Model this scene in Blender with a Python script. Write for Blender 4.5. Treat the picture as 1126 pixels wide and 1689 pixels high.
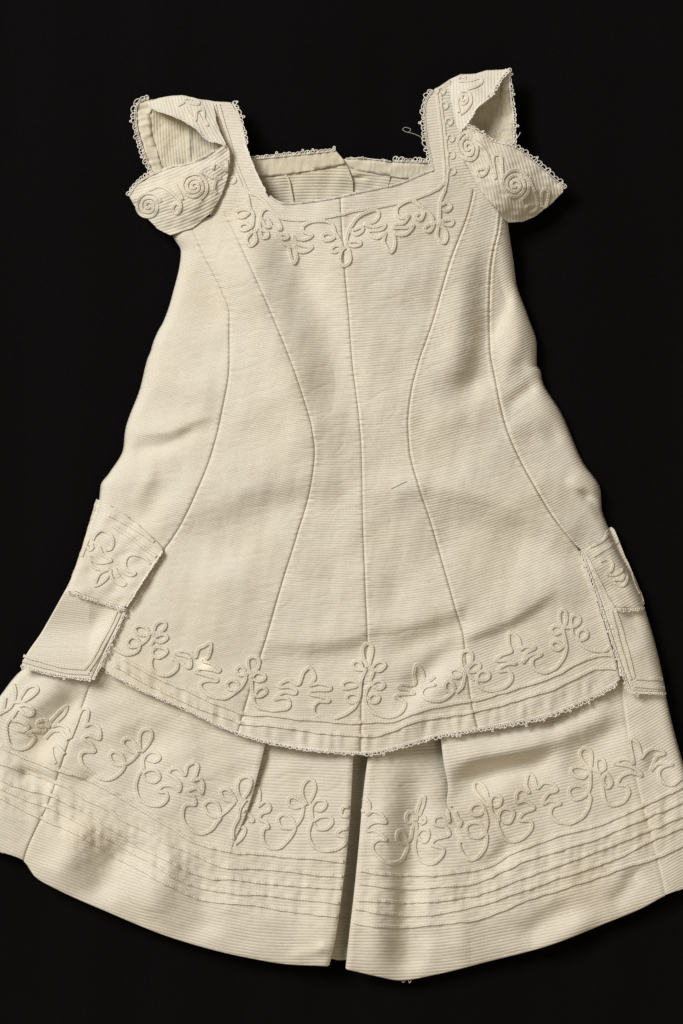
import bpy, math, random
import numpy as np

# ------------------------------------------------------------------ scene, camera, light
S = 0.0004            # metres per unit; one unit = 0.4 mm on the table
CX, CY = 563.0, 844.5
HU = 3250.0           # camera height in units (1.3 m)
sc = bpy.context.scene
for o in list(bpy.data.objects):
    bpy.data.objects.remove(o)
sc.render.engine = 'CYCLES'
sc.view_settings.view_transform = 'Standard'
sc.view_settings.look = 'None'
sc.view_settings.gamma = 1.0
sc.view_settings.exposure = 0.0
sc.view_settings.use_curve_mapping = False

cam = bpy.data.cameras.new('camera')
cam_o = bpy.data.objects.new('camera', cam)
sc.collection.objects.link(cam_o)
cam_o.location = (0, 0, HU * S)
cam.sensor_fit = 'VERTICAL'
cam.sensor_height = 36.0
cam.lens = 36.0 * HU / 1689.0
cam.clip_start = 0.05
cam.clip_end = 50.0
sc.camera = cam_o

world = bpy.data.worlds.new('World')
sc.world = world
world.use_nodes = True
bg = world.node_tree.nodes['Background']
bg.inputs[0].default_value = (1.0, 0.87, 0.68, 1)
bg.inputs[1].default_value = 0.135

def area_light(name, loc, target, size, power, color):
    l = bpy.data.lights.new(name, 'AREA')
    l.shape = 'RECTANGLE'; l.size, l.size_y = size
    l.energy = power; l.color = color
    o = bpy.data.objects.new(name, l)
    sc.collection.objects.link(o)
    o.location = loc
    from mathutils import Vector
    d = Vector(target) - Vector(loc)
    o.rotation_euler = d.to_track_quat('-Z', 'Y').to_euler()
    return o
# a window's soft daylight from above the dress's shoulders, a little to the left; a weak warm return from the room
area_light('window_light', (-2.45, 2.15, 2.75), (0, -0.05, 0), (1.7, 1.5), 186.0, (1.0, 0.977, 0.948))
area_light('room_fill', (0.9, -1.6, 1.9), (0, 0, 0), (1.2, 1.2), 9.0, (1.0, 0.80, 0.56))
# the chink of direct sun that falls on the left of the tunic hem
gl = bpy.data.lights.new('sun_glint', 'SPOT'); gl.energy = 6.5; gl.color = (1.0, 0.95, 0.84); gl.shadow_soft_size = 0.002
gl.spot_size = math.radians(1.0); gl.spot_blend = 1.0
glo = bpy.data.objects.new('sun_glint', gl); sc.collection.objects.link(glo)
glo.location = (-0.40, 0.17, 0.36)
from mathutils import Vector
glo.rotation_euler = (Vector(((348 - CX) * S, (CY - 1102) * S, 0.013)) - Vector(glo.location)).to_track_quat('-Z', 'Y').to_euler()

# ------------------------------------------------------------------ helpers
rng = np.random.RandomState(7)
random.seed(7)

def W(x, y, z):
    x = np.asarray(x, float); y = np.asarray(y, float); z = np.asarray(z, float)
    f = (HU - z) / HU
    return np.stack([(x - CX) * f * S, (CY - y) * f * S, z * S], -1)

def noise(x, y, wl, seed, n=9):
    r = np.random.RandomState(seed)
    out = 0
    for i in range(n):
        a = r.rand() * 2 * math.pi
        k = 2 * math.pi / (wl * (0.6 + 0.9 * r.rand()))
        out = out + np.sin(k * (math.cos(a) * x + math.sin(a) * y) + r.rand() * 6.283)
    return out / math.sqrt(n)

def fn(pts, key=0):
    """piecewise smooth function y = f(x) from points (monotone cubic-ish via dense smoothing)"""
    p = np.array(sorted(pts, key=lambda q: q[key]), float)
    xs = p[:, key]; ys = p[:, 1 - key]
    # pchip slopes
    h = np.diff(xs); d = np.diff(ys) / h
    m = np.zeros_like(xs)
    m[0], m[-1] = d[0], d[-1]
    for i in range(1, len(xs) - 1):
        if d[i - 1] * d[i] > 0:
            w1 = 2 * h[i] + h[i - 1]; w2 = h[i] + 2 * h[i - 1]
            m[i] = (w1 + w2) / (w1 / d[i - 1] + w2 / d[i])
    def f(x):
        x = np.asarray(x, float)
        i = np.clip(np.searchsorted(xs, x) - 1, 0, len(xs) - 2)
        t = (x - xs[i]) / h[i]
        tc = np.clip(t, 0, 1)
        v = ((1 + 2 * tc) * (1 - tc) ** 2 * ys[i] + tc * (1 - tc) ** 2 * h[i] * m[i]
             + tc ** 2 * (3 - 2 * tc) * ys[i + 1] + tc ** 2 * (tc - 1) * h[i] * m[i + 1])
        v = v + np.where(t < 0, t * h[i] * m[0], 0) + np.where(t > 1, (t - 1) * h[i] * m[-1], 0)
        return v
    return f

def fy(pts):   # x as a function of y
    return fn(pts, key=1)

def sstep(a, b, x):
    t = np.clip((x - a) / (b - a), 0, 1)
    return t * t * (3 - 2 * t)

def seg_dist(x, y, pts):
    P = np.array(pts, float)
    best = np.full(np.shape(x), 1e9); side = np.zeros(np.shape(x)); tau = np.zeros(np.shape(x))
    L = np.hypot(*np.diff(P, axis=0).T); cum = np.concatenate([[0], np.cumsum(L)])
    for i in range(len(P) - 1):
        ax, ay = P[i]; dx, dy = P[i + 1] - P[i]
        tt = np.clip(((x - ax) * dx + (y - ay) * dy) / (L[i] ** 2), 0, 1)
        qx = x - (ax + tt * dx); qy = y - (ay + tt * dy)
        d = np.hypot(qx, qy)
        c = np.sign(dx * qy - dy * qx)
        m = d < best
        best = np.where(m, d, best); side = np.where(m, c, side); tau = np.where(m, (cum[i] + tt * L[i]) / cum[-1], tau)
    return best, side, tau

def catmull(P, per=8):
    P = np.array(P, float)
    Q = np.vstack([2 * P[0] - P[1], P, 2 * P[-1] - P[-2]])
    out = []
    for i in range(len(P) - 1):
        p0, p1, p2, p3 = Q[i:i + 4]
        t = np.linspace(0, 1, per, endpoint=False)[:, None]
        out.append(0.5 * (2 * p1 + (p2 - p0) * t + (2 * p0 - 5 * p1 + 4 * p2 - p3) * t ** 2 + (3 * p1 - p0 - 3 * p2 + p3) * t ** 3))
    out.append(P[-1:])
    return np.vstack(out)

def resample(P, step):
    d = np.hypot(*np.diff(P[:, :2], axis=0).T)
    s = np.concatenate([[0], np.cumsum(d)])
    n = max(2, int(s[-1] / step) + 1)
    t = np.linspace(0, s[-1], n)
    return np.stack([np.interp(t, s, P[:, k]) for k in range(P.shape[1])], -1), t

def strokes_fn(lst):
    """lst: (pts, amp, width_left_of_travel(sd<0), width_right(sd>0))"""
    def f(x, y):
        z = 0
        for pts, amp, w1, w2 in lst:
            P = catmull(pts, 4)[::2] if len(pts) > 2 else pts
            P = np.array(P); 
            lo = P.min(0) - 3 * max(w1, w2); hi = P.max(0) + 3 * max(w1, w2)
            m = (x > lo[0]) & (x < hi[0]) & (y > lo[1]) & (y < hi[1])
            zz = np.zeros(np.shape(x))
            if m.any():
                d, s, t = seg_dist(x[m], y[m], P)
                w = np.where(s < 0, w1, w2)
                tap = sstep(0, 0.3, t) * (1 - sstep(0.7, 1, t))
                zz[m] = amp * np.exp(-(d / w) ** 2) * tap
            z = z + zz
        return z
    return f

def cached(f, x0, x1, y0, y1, st=4.0):
    """bicubic table of a smooth height function"""
    xs = np.arange(x0 - 2 * st, x1 + 3 * st, st); ys = np.arange(y0 - 2 * st, y1 + 3 * st, st)
    G = f(*np.meshgrid(xs, ys, indexing='ij'))
    nx, ny = G.shape
    def wts(t):
        return (-.5 * t + t * t - .5 * t ** 3, 1 - 2.5 * t * t + 1.5 * t ** 3, .5 * t + 2 * t * t - 1.5 * t ** 3, -.5 * t * t + .5 * t ** 3)
    def g(x, y):
        x = np.asarray(x, float); y = np.asarray(y, float)
        fx = np.clip((x - xs[0]) / st, 1, nx - 2.001); fy_ = np.clip((y - ys[0]) / st, 1, ny - 2.001)
        i = fx.astype(int); j = fy_.astype(int)
        wx = wts(fx - i); wy = wts(fy_ - j)
        out = 0
        for a in range(4):
            row = 0
            for c in range(4):
                row = row + wy[c] * G[np.clip(i + a - 1, 0, nx - 1), np.clip(j + c - 1, 0, ny - 1)]
            out = out + wx[a] * row
        return out
    return g

def tps(pts):
    P = np.array(pts, float); n = len(P)
    U = lambda r2: np.where(r2 > 0, r2 * np.log(np.maximum(r2, 1e-9)), 0)
    K = U(((P[:, None, :2] - P[None, :, :2]) ** 2).sum(-1)) + np.eye(n) * 400.0
    A = np.zeros((n + 3, n + 3)); A[:n, :n] = K
    A[:n, n] = 1; A[:n, n + 1:] = P[:, :2]; A[n, :n] = 1; A[n + 1:, :n] = P[:, :2].T
    b = np.concatenate([P[:, 2], [0, 0, 0]])
    w = np.linalg.solve(A, b)
    def f(x, y):
        z = w[n] + w[n + 1] * x + w[n + 2] * y
        for i in range(n):
            z = z + w[i] * U((x - P[i, 0]) ** 2 + (y - P[i, 1]) ** 2)
        return z
    return f

# ------------------------------------------------------------------ materials
def node_mat(name):
    m = bpy.data.materials.new(name); m.use_nodes = True
    nt = m.node_tree
    b = nt.nodes['Principled BSDF']
    return m, nt, b

def cotton(name, base, stain_col, rough=0.92, weave=True):
    m, nt, b = node_mat(name)
    N = nt.nodes; L = nt.links
    tc = N.new('ShaderNodeTexCoord')
    n1 = N.new('ShaderNodeTexNoise'); n1.inputs['Scale'].default_value = 14; n1.inputs['Detail'].default_value = 5
    n1.inputs['Roughness'].default_value = 0.6
    L.new(tc.outputs['Object'], n1.inputs['Vector'])
    r1 = N.new('ShaderNodeValToRGB'); r1.color_ramp.elements[0].position = 0.42; r1.color_ramp.elements[1].position = 0.78
    L.new(n1.outputs['Fac'], r1.inputs['Fac'])
    at = N.new('ShaderNodeAttribute'); at.attribute_name = 'stain'
    ma = N.new('ShaderNodeMath'); ma.operation = 'MULTIPLY_ADD'; ma.inputs[1].default_value = 0.12
    L.new(r1.outputs['Color'], ma.inputs[0]); L.new(at.outputs['Fac'], ma.inputs[2])
    mx = N.new('ShaderNodeMix'); mx.data_type = 'RGBA'; mx.clamp_factor = True
    mx.inputs['A'].default_value = (*base, 1); mx.inputs['B'].default_value = (*stain_col, 1)
    L.new(ma.outputs[0], mx.inputs['Factor'])
    # thread-to-thread variation of the cotton
    n2 = N.new('ShaderNodeTexNoise'); n2.inputs['Scale'].default_value = 900; n2.inputs['Detail'].default_value = 2
    L.new(tc.outputs['Object'], n2.inputs['Vector'])
    mr = N.new('ShaderNodeMapRange'); mr.inputs['From Min'].default_value = 0.3; mr.inputs['From Max'].default_value = 0.7
    mr.inputs['To Min'].default_value = 0.93; mr.inputs['To Max'].default_value = 1.04
    L.new(n2.outputs['Fac'], mr.inputs['Value'])
    mul = N.new('ShaderNodeMix'); mul.data_type = 'RGBA'; mul.blend_type = 'MULTIPLY'; mul.inputs['Factor'].default_value = 1
    L.new(mx.outputs['Result'], mul.inputs['A']); L.new(mr.outputs['Result'], mul.inputs['B'])
    L.new(mul.outputs['Result'], b.inputs['Base Color'])
    b.inputs['Roughness'].default_value = rough
    b.inputs['Specular IOR Level'].default_value = 0.18
    b.inputs['Sheen Weight'].default_value = 0.12
    b.inputs['Sheen Roughness'].default_value = 0.5
    if weave:
        w = N.new('ShaderNodeTexNoise'); w.inputs['Scale'].default_value = 1500; w.inputs['Detail'].default_value = 3
        L.new(tc.outputs['Object'], w.inputs['Vector'])
        bp = N.new('ShaderNodeBump'); bp.inputs['Strength'].default_value = 0.35; bp.inputs['Distance'].default_value = 0.0003
        L.new(w.outputs['Fac'], bp.inputs['Height']); L.new(bp.outputs['Normal'], b.inputs['Normal'])
    return m

M_COT = cotton('ribbed_cotton', (0.775, 0.726, 0.618), (0.68, 0.57, 0.37))
M_CORD = cotton('soutache_cord', (0.78, 0.731, 0.620), (0.68, 0.575, 0.375))
M_LACE = cotton('crochet_thread', (0.90, 0.86, 0.77), (0.76, 0.67, 0.50), weave=False)
M_LIN = cotton('lining_cotton', (0.745, 0.69, 0.55), (0.64, 0.54, 0.35))

m, nt, b = node_mat('black_cloth')
tc = nt.nodes.new('ShaderNodeTexCoord')
n1 = nt.nodes.new('ShaderNodeTexNoise'); n1.inputs['Scale'].default_value = 700; n1.inputs['Detail'].default_value = 3
nt.links.new(tc.outputs['Object'], n1.inputs['Vector'])
cr = nt.nodes.new('ShaderNodeValToRGB')
cr.color_ramp.elements[0].color = (0.0022, 0.0020, 0.0022, 1); cr.color_ramp.elements[1].color = (0.0062, 0.0055, 0.0057, 1)
nt.links.new(n1.outputs['Fac'], cr.inputs['Fac']); nt.links.new(cr.outputs['Color'], b.inputs['Base Color'])
b.inputs['Roughness'].default_value = 1.0; b.inputs['Specular IOR Level'].default_value = 0.05
M_BLACK = m
m, nt, b = node_mat('dark_hair'); b.inputs['Base Color'].default_value = (0.12, 0.09, 0.06, 1); b.inputs['Roughness'].default_value = 0.6
M_HAIR = m

# ------------------------------------------------------------------ mesh building
STAINS = [(330, 470, 60, .45), (375, 505, 40, .35), (420, 560, 16, .5), (416, 529, 6, .8), (470, 690, 50, .35), (690, 335, 26, .45), (757, 343, 9, .6),
          (683, 475, 8, .5), (300, 1180, 90, .35), (230, 1110, 50, .4), (960, 1250, 18, .5), (885, 345, 30, .4), (905, 330, 22, .5),
          (160, 1370, 60, .3), (60, 1260, 40, .2), (500, 1560, 12, .8), (950, 1480, 60, .3), (1000, 1500, 30, .35), (540, 272, 30, .6), (500, 300, 22, .5),
          (260, 900, 20, .4), (700, 380, 18, .35), (250, 260, 40, .35), (300, 310, 40, .3), (620, 1240, 60, .2), (800, 1490, 80, .22)]
def stain_at(x, y):
    v = np.zeros(np.shape(x))
    for sx, sy, r, a in STAINS:
        d2 = ((x - sx) ** 2 + (y - sy) ** 2) / r ** 2
        v = v + 0.3 * a * np.exp(-d2)
    v = v + 0.09 * np.clip(noise(x, y, 170, 91), 0, 2) + 0.03 * np.clip(noise(x, y, 45, 92), 0, 2)
    return v

def mk_obj(name, verts, faces, mat, parent=None, px=None, smooth=True, solid=None):
    me = bpy.data.meshes.new(name)
    faces = np.asarray(faces)
    me.vertices.add(len(verts)); me.vertices.foreach_set('co', np.asarray(verts, np.float32).ravel())
    if faces.ndim == 2 and faces.shape[1] == 4:
        tri = (faces[:, 2] == faces[:, 3])
        quads = faces[~tri]; tris = faces[tri][:, :3]
    else:
        quads = np.zeros((0, 4), int); tris = faces
    loops = np.concatenate([quads.ravel(), tris.ravel()]).astype(np.int32)
    starts = np.concatenate([np.arange(len(quads)) * 4, len(quads) * 4 + np.arange(len(tris)) * 3]).astype(np.int32)
    me.loops.add(len(loops)); me.loops.foreach_set('vertex_index', loops)
    me.polygons.add(len(starts)); me.polygons.foreach_set('loop_start', starts)
    me.update(calc_edges=True); me.validate()
    if smooth:
        me.polygons.foreach_set('use_smooth', np.ones(len(me.polygons), bool))
    if px is not None:
        a = me.attributes.new('stain', 'FLOAT', 'POINT')
        if len(me.vertices) == len(px):
            a.data.foreach_set('value', stain_at(px[:, 0], px[:, 1]).astype(np.float32))
    me.materials.append(mat)
    o = bpy.data.objects.new(name, me)
    sc.collection.objects.link(o)
    if parent is not None:
        o.parent = parent
    if solid:
        md = o.modifiers.new('thickness', 'SOLIDIFY'); md.thickness = solid * S; md.offset = -1; md.use_even_offset = False
    return o

RIB_T = np.array([0.0, 0.13, 0.32, 0.5, 0.68, 0.87])
def rib_profile(t):
    """rounded cord with a narrow groove, 0..1"""
    q = np.abs(2 * (t - np.floor(t)) - 1)
    return np.sqrt(np.clip(1 - q ** 2.6, 0, 1))

def finish_grid(X, Y, Zf, R, pitch, amp, clampmask, name, mat, parent, solid=1.6, edge=None):
    """X,Y (cols, rows); rows follow ribs; clampmask marks collapsed repeats"""
    C, Rn = X.shape
    idx = np.arange(C * Rn).reshape(C, Rn)
    # collapse repeated vertices within a column
    same = np.zeros((C, Rn), bool)
    same[:, 1:] = (np.abs(Y[:, 1:] - Y[:, :-1]) < 1e-6) & (np.abs(X[:, 1:] - X[:, :-1]) < 1e-6)
    first = np.where(same, 0, np.arange(Rn)[None, :])
    first = np.maximum.accumulate(first, axis=1)
    idx = idx[np.arange(C)[:, None], first]
    a = idx[:-1, :-1]; b_ = idx[:-1, 1:]; c = idx[1:, 1:]; d = idx[1:, :-1]
    F = np.stack([a, b_, c, d], -1).reshape(-1, 4)
    e1 = F[:, 0] == F[:, 1]; e2 = F[:, 2] == F[:, 3]
    keep = ~(e1 & e2)
    F = F[keep]; e1 = e1[keep]; e2 = e2[keep]
    F[e1] = F[e1][:, [0, 2, 3, 3]]        # a==b -> triangle a,c,d
    used = np.unique(F)
    remap = np.full(C * Rn, -1); remap[used] = np.arange(len(used))
    x = X.ravel()[used]; y = Y.ravel()[used]; r = R.ravel()[used]
    z = Zf(x, y)
    wob = 0.16 * noise(x, y, 60, 31) + 0.05 * noise(x, y, 14, 32)
    am = amp * (1 + 0.18 * noise(x, y, 60, 33) + 0.08 * noise(x, y, 12, 37))
    z = z + am * (rib_profile(r) - 0.5) + 0.04 * noise(x, y, 6, 34)
    if edge is not None:
        z = z + edge(x, y)
    V = W(x, y, z)
    return mk_obj(name, V, remap[F], mat, parent, np.stack([x, y], -1), solid=solid)

def panel(name, Lf, Rf, top, bot, y0, y1, rib, Zf, pitch, amp, mat, parent, colw=4.5, solid=1.6, edge=None):
    """Lf,Rf: x(y); top,bot: y(x); rib(x,y): rib coordinate in units"""
    width = np.max(Rf(np.linspace(y0, y1, 40)) - Lf(np.linspace(y0, y1, 40)))
    C = max(6, int(width / colw))
    u = np.linspace(0, 1, C + 1)
    ys = np.linspace(y0 - 20, y1 + 20, 1500)
    rows = []
    cols = []
    for ui in u:
        xs = Lf(ys) + (Rf(ys) - Lf(ys)) * ui
        r = rib(xs, ys) / pitch
        r = np.maximum.accumulate(r + np.arange(len(r)) * 1e-9)
        g1 = ys - top(xs); g2 = bot(xs) - ys
        ok = (g1 >= 0) & (g2 >= 0)
        if not ok.any():
            k = np.argmax(np.minimum(g1, g2)); ya = yb = ys[k]
        else:
            i0 = np.argmax(ok); i1 = len(ok) - 1 - np.argmax(ok[::-1])
            ya = ys[i0]
            if i0 > 0: ya = ys[i0 - 1] + (ys[i0] - ys[i0 - 1]) * (-g1[i0 - 1]) / (g1[i0] - g1[i0 - 1] + 1e-12) if g1[i0 - 1] < 0 else ys[i0]
            yb = ys[i1]
            if i1 < len(ys) - 1 and g2[i1 + 1] < 0: yb = ys[i1] + (ys[i1 + 1] - ys[i1]) * g2[i1] / (g2[i1] - g2[i1 + 1] + 1e-12)
        cols.append((r, ya, yb, xs))
    rmin = min(c[0][np.searchsorted(ys, c[1], 'left').clip(0, len(ys) - 1)] for c in cols)
    rmax = max(c[0][np.searchsorted(ys, c[2], 'left').clip(0, len(ys) - 1)] for c in cols)
    k = np.arange(math.floor(rmin) - 1, math.ceil(rmax) + 2)
    rv = (k[:, None] + RIB_T[None, :]).ravel()
    X = np.zeros((C + 1, len(rv))); Y = np.zeros_like(X); R = np.zeros_like(X)
    for i, (r, ya, yb, xs) in enumerate(cols):
        y = np.interp(rv, r, ys)
        y = np.clip(y, ya, yb)
        Y[i] = y; X[i] = np.interp(y, ys, xs); R[i] = np.interp(y, ys, r)
        # keep exact phase on inner rows
        inner = (y > ya + 1e-9) & (y < yb - 1e-9)
        R[i][inner] = rv[inner]
    return finish_grid(X, Y, Zf, R, pitch, amp, None, name, mat, parent, solid, edge)

def patch(name, poly, ang, Zf, pitch, amp, mat, parent, bend=0.0, colw=4.0, solid=1.6, edge=None, smooth_poly=6):
    """polygon patch; ribs run at angle ang (degrees, + = falling to the right in the picture), bend = curvature"""
    P = np.array(poly, float)
    if smooth_poly:
        Q = np.vstack([P, P[:1]])
        d, _ = resample(Q, smooth_poly); P = d[:-1]
        P = P + 0.35 * np.stack([noise(P[:, 0], P[:, 1], 22, 51), noise(P[:, 0], P[:, 1], 22, 52)], -1)
    a = math.radians(ang); c, s = math.cos(a), math.sin(a)
    ox, oy = P.mean(0)
    fu = lambda x, y: (x - ox) * c + (y - oy) * s
    fv = lambda x, y: -(x - ox) * s + (y - oy) * c
    U = fu(P[:, 0], P[:, 1]); V = fv(P[:, 0], P[:, 1])
    V = V + bend * U ** 2
    us = np.unique(np.round(np.concatenate([np.linspace(U.min() + .01, U.max() - .01, max(4, int((U.max() - U.min()) / colw))), U.clip(U.min() + .01, U.max() - .01)]), 3))
    keep = [us[0]]
    for q in us[1:]:
        if q - keep[-1] > 0.6: keep.append(q)
    us = np.array(keep)
    n = len(P)
    lo = np.full(len(us), 1e9); hi = np.full(len(us), -1e9)
    for i in range(n):
        u0, v0, u1, v1 = U[i], V[i], U[(i + 1) % n], V[(i + 1) % n]
        if u0 == u1: continue
        t = (us - u0) / (u1 - u0); m_ = (t >= 0) & (t <= 1)
        vv = v0 + t * (v1 - v0)
        lo = np.where(m_, np.minimum(lo, vv), lo); hi = np.where(m_, np.maximum(hi, vv), hi)
    k = np.arange(math.floor(lo.min() / pitch) - 1, math.ceil(hi.max() / pitch) + 1)
    rv = (k[:, None] + RIB_T[None, :]).ravel() * pitch
    Vg = np.clip(rv[None, :], lo[:, None], hi[:, None]); Ug = np.repeat(us[:, None], len(rv), 1)
    Vr = Vg - bend * Ug ** 2
    X = ox + Ug * c - Vr * s; Y = oy + Ug * s + Vr * c
    return finish_grid(X, Y, Zf, Vg / pitch, pitch, amp, None, name, mat, parent, solid, edge)

def sweep(name, paths, Zf, mat, parent, prof, step, mod=None, lift=0.0):
    """prof: list of (lateral, up); paths: list of (N,2) or (N,3: extra z)"""
    VV = []; FF = []; PX = []; off = 0
    prof = np.array(prof, float); K = len(prof)
    for P in paths:
        P = np.asarray(P, float)
        Q, s = resample(P, step)
        if len(Q) < 3: continue
        x, y = Q[:, 0], Q[:, 1]
        z = Zf(x, y) + lift + (Q[:, 2] if Q.shape[1] > 2 else 0)
        z = np.convolve(np.pad(z, 2, 'edge'), np.ones(5) / 5, 'valid')
        tx = np.gradient(x); ty = np.gradient(y); l = np.hypot(tx, ty) + 1e-9
        nx, ny = -ty / l, tx / l
        e = 2.0
        zl = Zf(x + nx * e, y + ny * e) - Zf(x - nx * e, y - ny * e)
        sl = np.clip(zl / (2 * e), -0.7, 0.7)
        lat = prof[None, :, 0]; up = np.repeat(prof[None, :, 1], len(Q), 0)
        if mod is not None:
            lat, up = mod(lat, up, s)
        lat = lat * np.ones((len(Q), 1))
        X = x[:, None] + nx[:, None] * lat; Y = y[:, None] + ny[:, None] * lat
        Z = z[:, None] + up + sl[:, None] * lat
        V = W(X, Y, Z).reshape(-1, 3)
        i = np.arange(len(Q) - 1)[:, None] * K; j = np.arange(K)[None, :]; j2 = (j + 1) % K
        F = np.stack([i + j, i + K + j, i + K + j2, i + j2], -1).reshape(-1, 4)
        caps = []
        for base in (0, (len(Q) - 1) * K):
            for q in range(1, K - 1): caps.append([base, base + q, base + q + 1, base + q + 1])
        F = np.vstack([F, np.array(caps)])
        VV.append(V); FF.append(F + off); PX.append(np.stack([X.ravel(), Y.ravel()], -1)); off += len(V)
    if not VV: return None
    return mk_obj(name, np.vstack(VV), np.vstack(FF), mat, parent, np.vstack(PX))

CORD = [(-.62, -.55), (-1, .22), (-.82, .80), (-.42, .98), (0, .42), (.42, .98), (.82, .80), (1, .22), (.62, -.55)]
def cord(name, paths, Zf, parent, hw=3.0, hh=2.3, lift=0.0, smooth=True):
    hh = hh * 1.0; lift = lift + 0.45
    prof = [(a * hw, b_ * hh) for a, b_ in CORD]
    def mod(lat, up, s):
        ph = 2 * math.pi * s / 4.8
        side = np.sign(prof_l)[None, :]
        m_ = 1 + 0.14 * np.sin(ph[:, None] - 1.1 * np.abs(prof_l)[None, :] / hw * 2.0 + (side > 0) * 0.6) * (np.abs(prof_l)[None, :] > 0.1 * hw)
        wv = 1 + 0.07 * np.sin(ph[:, None] + 0.8) + 0.05 * np.sin(s[:, None] / 17.0)
        return lat * wv, up * m_
    prof_l = np.array(prof)[:, 0]
    ps = []
    for p in paths:
        p = np.array(p, float)
        q = catmull(p, 8) if smooth else p
        q = q + 0.35 * np.stack([noise(q[:, 0], q[:, 1], 25, 61), noise(q[:, 0], q[:, 1], 25, 62)], -1)[:, :2] if q.shape[1] == 2 else q
        # a little sag-and-rise keeps crossings from coinciding
        ps.append(q)
    return sweep(name, ps, Zf, M_CORD, parent, prof, 1.05, mod, lift)

RING = [(math.cos(t), math.sin(t)) for t in np.linspace(0, 2 * math.pi, 6)[:-1]]
def thread(name, paths, Zf, parent, r=0.9, lift=0.0, mat=None, step=0.9):
    return sweep(name, paths, Zf, mat or M_LACE, parent, [(a * r, b_ * r) for a, b_ in RING], step, None, lift)

def lace(name, path, Zf, parent, out=1, h=8.0, pitch=8.5, r=0.8, seed=1, lift=1.0, picot=True, base=True, gaps=0.0):
    """crochet edging along a path; out=+1/-1 picks the side the loops hang on"""
    rs = np.random.RandomState(seed)
    P = catmull(np.array(path, float), 8)
    Q, s = resample(P, 0.8)
    t = np.gradient(Q, axis=0); t /= np.hypot(t[:, 0], t[:, 1])[:, None] + 1e-9
    n = np.stack([-t[:, 1], t[:, 0]], -1) * out
    L = s[-1]
    at = lambda ss: (np.stack([np.interp(ss, s, Q[:, k]) for k in (0, 1)], -1), np.stack([np.interp(ss, s, n[:, k]) for k in (0, 1)], -1))
    paths = []
    if base:
        ss = np.arange(0, L, 0.9); p, nn = at(ss)
        wob = 0.5 * np.sin(ss * 1.9) + 0.3 * rs.randn(len(ss)) * 0.4
        paths.append(np.column_stack([p + nn * (0.6 + wob)[:, None], 0.5 * np.cos(ss * 1.9)]))
        wob2 = h * 0.34 + 0.5 * np.sin(ss * 2.3 + 1)
        paths.append(np.column_stack([p + nn * wob2[:, None], 0.4 * np.cos(ss * 2.1)]))
    a = 0.0
    while a < L - pitch * 0.6:
        pw = pitch * (0.78 + 0.4 * rs.rand()); hh = h * (0.72 + 0.45 * rs.rand())
        if rs.rand() < gaps:
            a += pw; continue
        th = np.linspace(0, math.pi, 14)
        lean = 0.35 * rs.randn()
        ls = a + pw / 2 - pw * 0.52 * np.cos(th) + lean * np.sin(th) * pw * 0.3
        p, nn = at(np.clip(ls, 0, L))
        hgt = h * 0.25 + (hh - h * 0.25) * np.sin(th) ** 0.7
        paths.append(np.column_stack([p + nn * hgt[:, None], rs.rand() * 1.2 + 0.5 * np.sin(th)]))
        if rs.rand() < 0.75:   # short bar tying the loop to the foundation
            bs = a + pw * (0.3 + 0.4 * rs.rand()); p1, n1_ = at(np.array([bs, bs, bs + 0.4, bs + .6]))
            paths.append(np.column_stack([p1 + n1_ * np.array([0, .3, .6, .95])[:, None] * hh, np.full(4, .4)]))
        if picot and rs.rand() < 0.15:   # picot knot
            c0 = p[7] + nn[7] * (hgt[7] + 1.1 + rs.rand()); q = np.linspace(0, 2 * math.pi, 9)
            rr = 1.3 + 0.6 * rs.rand()
            paths.append(np.column_stack([c0[0] + rr * np.cos(q), c0[1] + rr * np.sin(q), np.full(9, .5)]))
        a += pw
    return thread(name, paths, Zf, parent, r, lift)

def C_(crop, pts):
    x0, y0, sc_ = crop
    return [(x0 + a / sc_, y0 + b_ / sc_) for a, b_ in pts]
K1 = (490, 1050, 5.118); K2 = (180, 1010, 5.118); K3 = (320, 1050, 5.118); K4 = (680, 1030, 5.63); K5 = (820, 990, 5.63)
K6 = (90, 1160, 4.896); K7 = (260, 1240, 5.63); K8 = (410, 1260, 5.63)
M1 = (585, 1280, 5.118); M2 = (740, 1250, 5.63); M3 = (900, 1200, 4.982); M4 = (0, 1100, 7.507)
M5 = (370, 310, 5.63); M6 = (550, 310, 5.362); M7 = (100, 820, 6.256); M8 = (950, 860, 5.825)
S1 = (190, 140, 4.692); S2 = (680, 90, 4.170); NK = (350, 230, 2.815)

def spiral(cx, cy, r0, r1, turns, ph, asp=1.0, rot=0.0, n=60):
    t = np.linspace(0, 1, n); a = ph + turns * 2 * math.pi * t; r = r0 + (r1 - r0) * t
    x = r * np.cos(a); y = r * np.sin(a) * asp
    c, s = math.cos(rot), math.sin(rot)
    return [(cx + c * p - s * q, cy + s * p + c * q) for p, q in zip(x, y)]

# ------------------------------------------------------------------ backdrop
def make_backdrop():
    n = 160
    g = np.linspace(-1.1, 1.1, n)
    X, Y = np.meshgrid(g, g, indexing='ij')
    d = np.hypot(X, Y)
    Z = -0.006 + 0.002 * noise(X, Y * 0.5, 0.22, 5) + 0.0012 * noise(X, Y * 0.25, 0.06, 6)
    Z = np.minimum(Z, -0.0010)
    idx = np.arange(n * n).reshape(n, n)
    F = np.stack([idx[:-1, :-1], idx[1:, :-1], idx[1:, 1:], idx[:-1, 1:]], -1).reshape(-1, 4)
    o = mk_obj('backdrop_cloth', np.stack([X, Y, Z], -1).reshape(-1, 3), F, M_BLACK)
    o['kind'] = 'structure'; o['label'] = 'plain black cloth spread flat beneath the dress'
make_backdrop()

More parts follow.
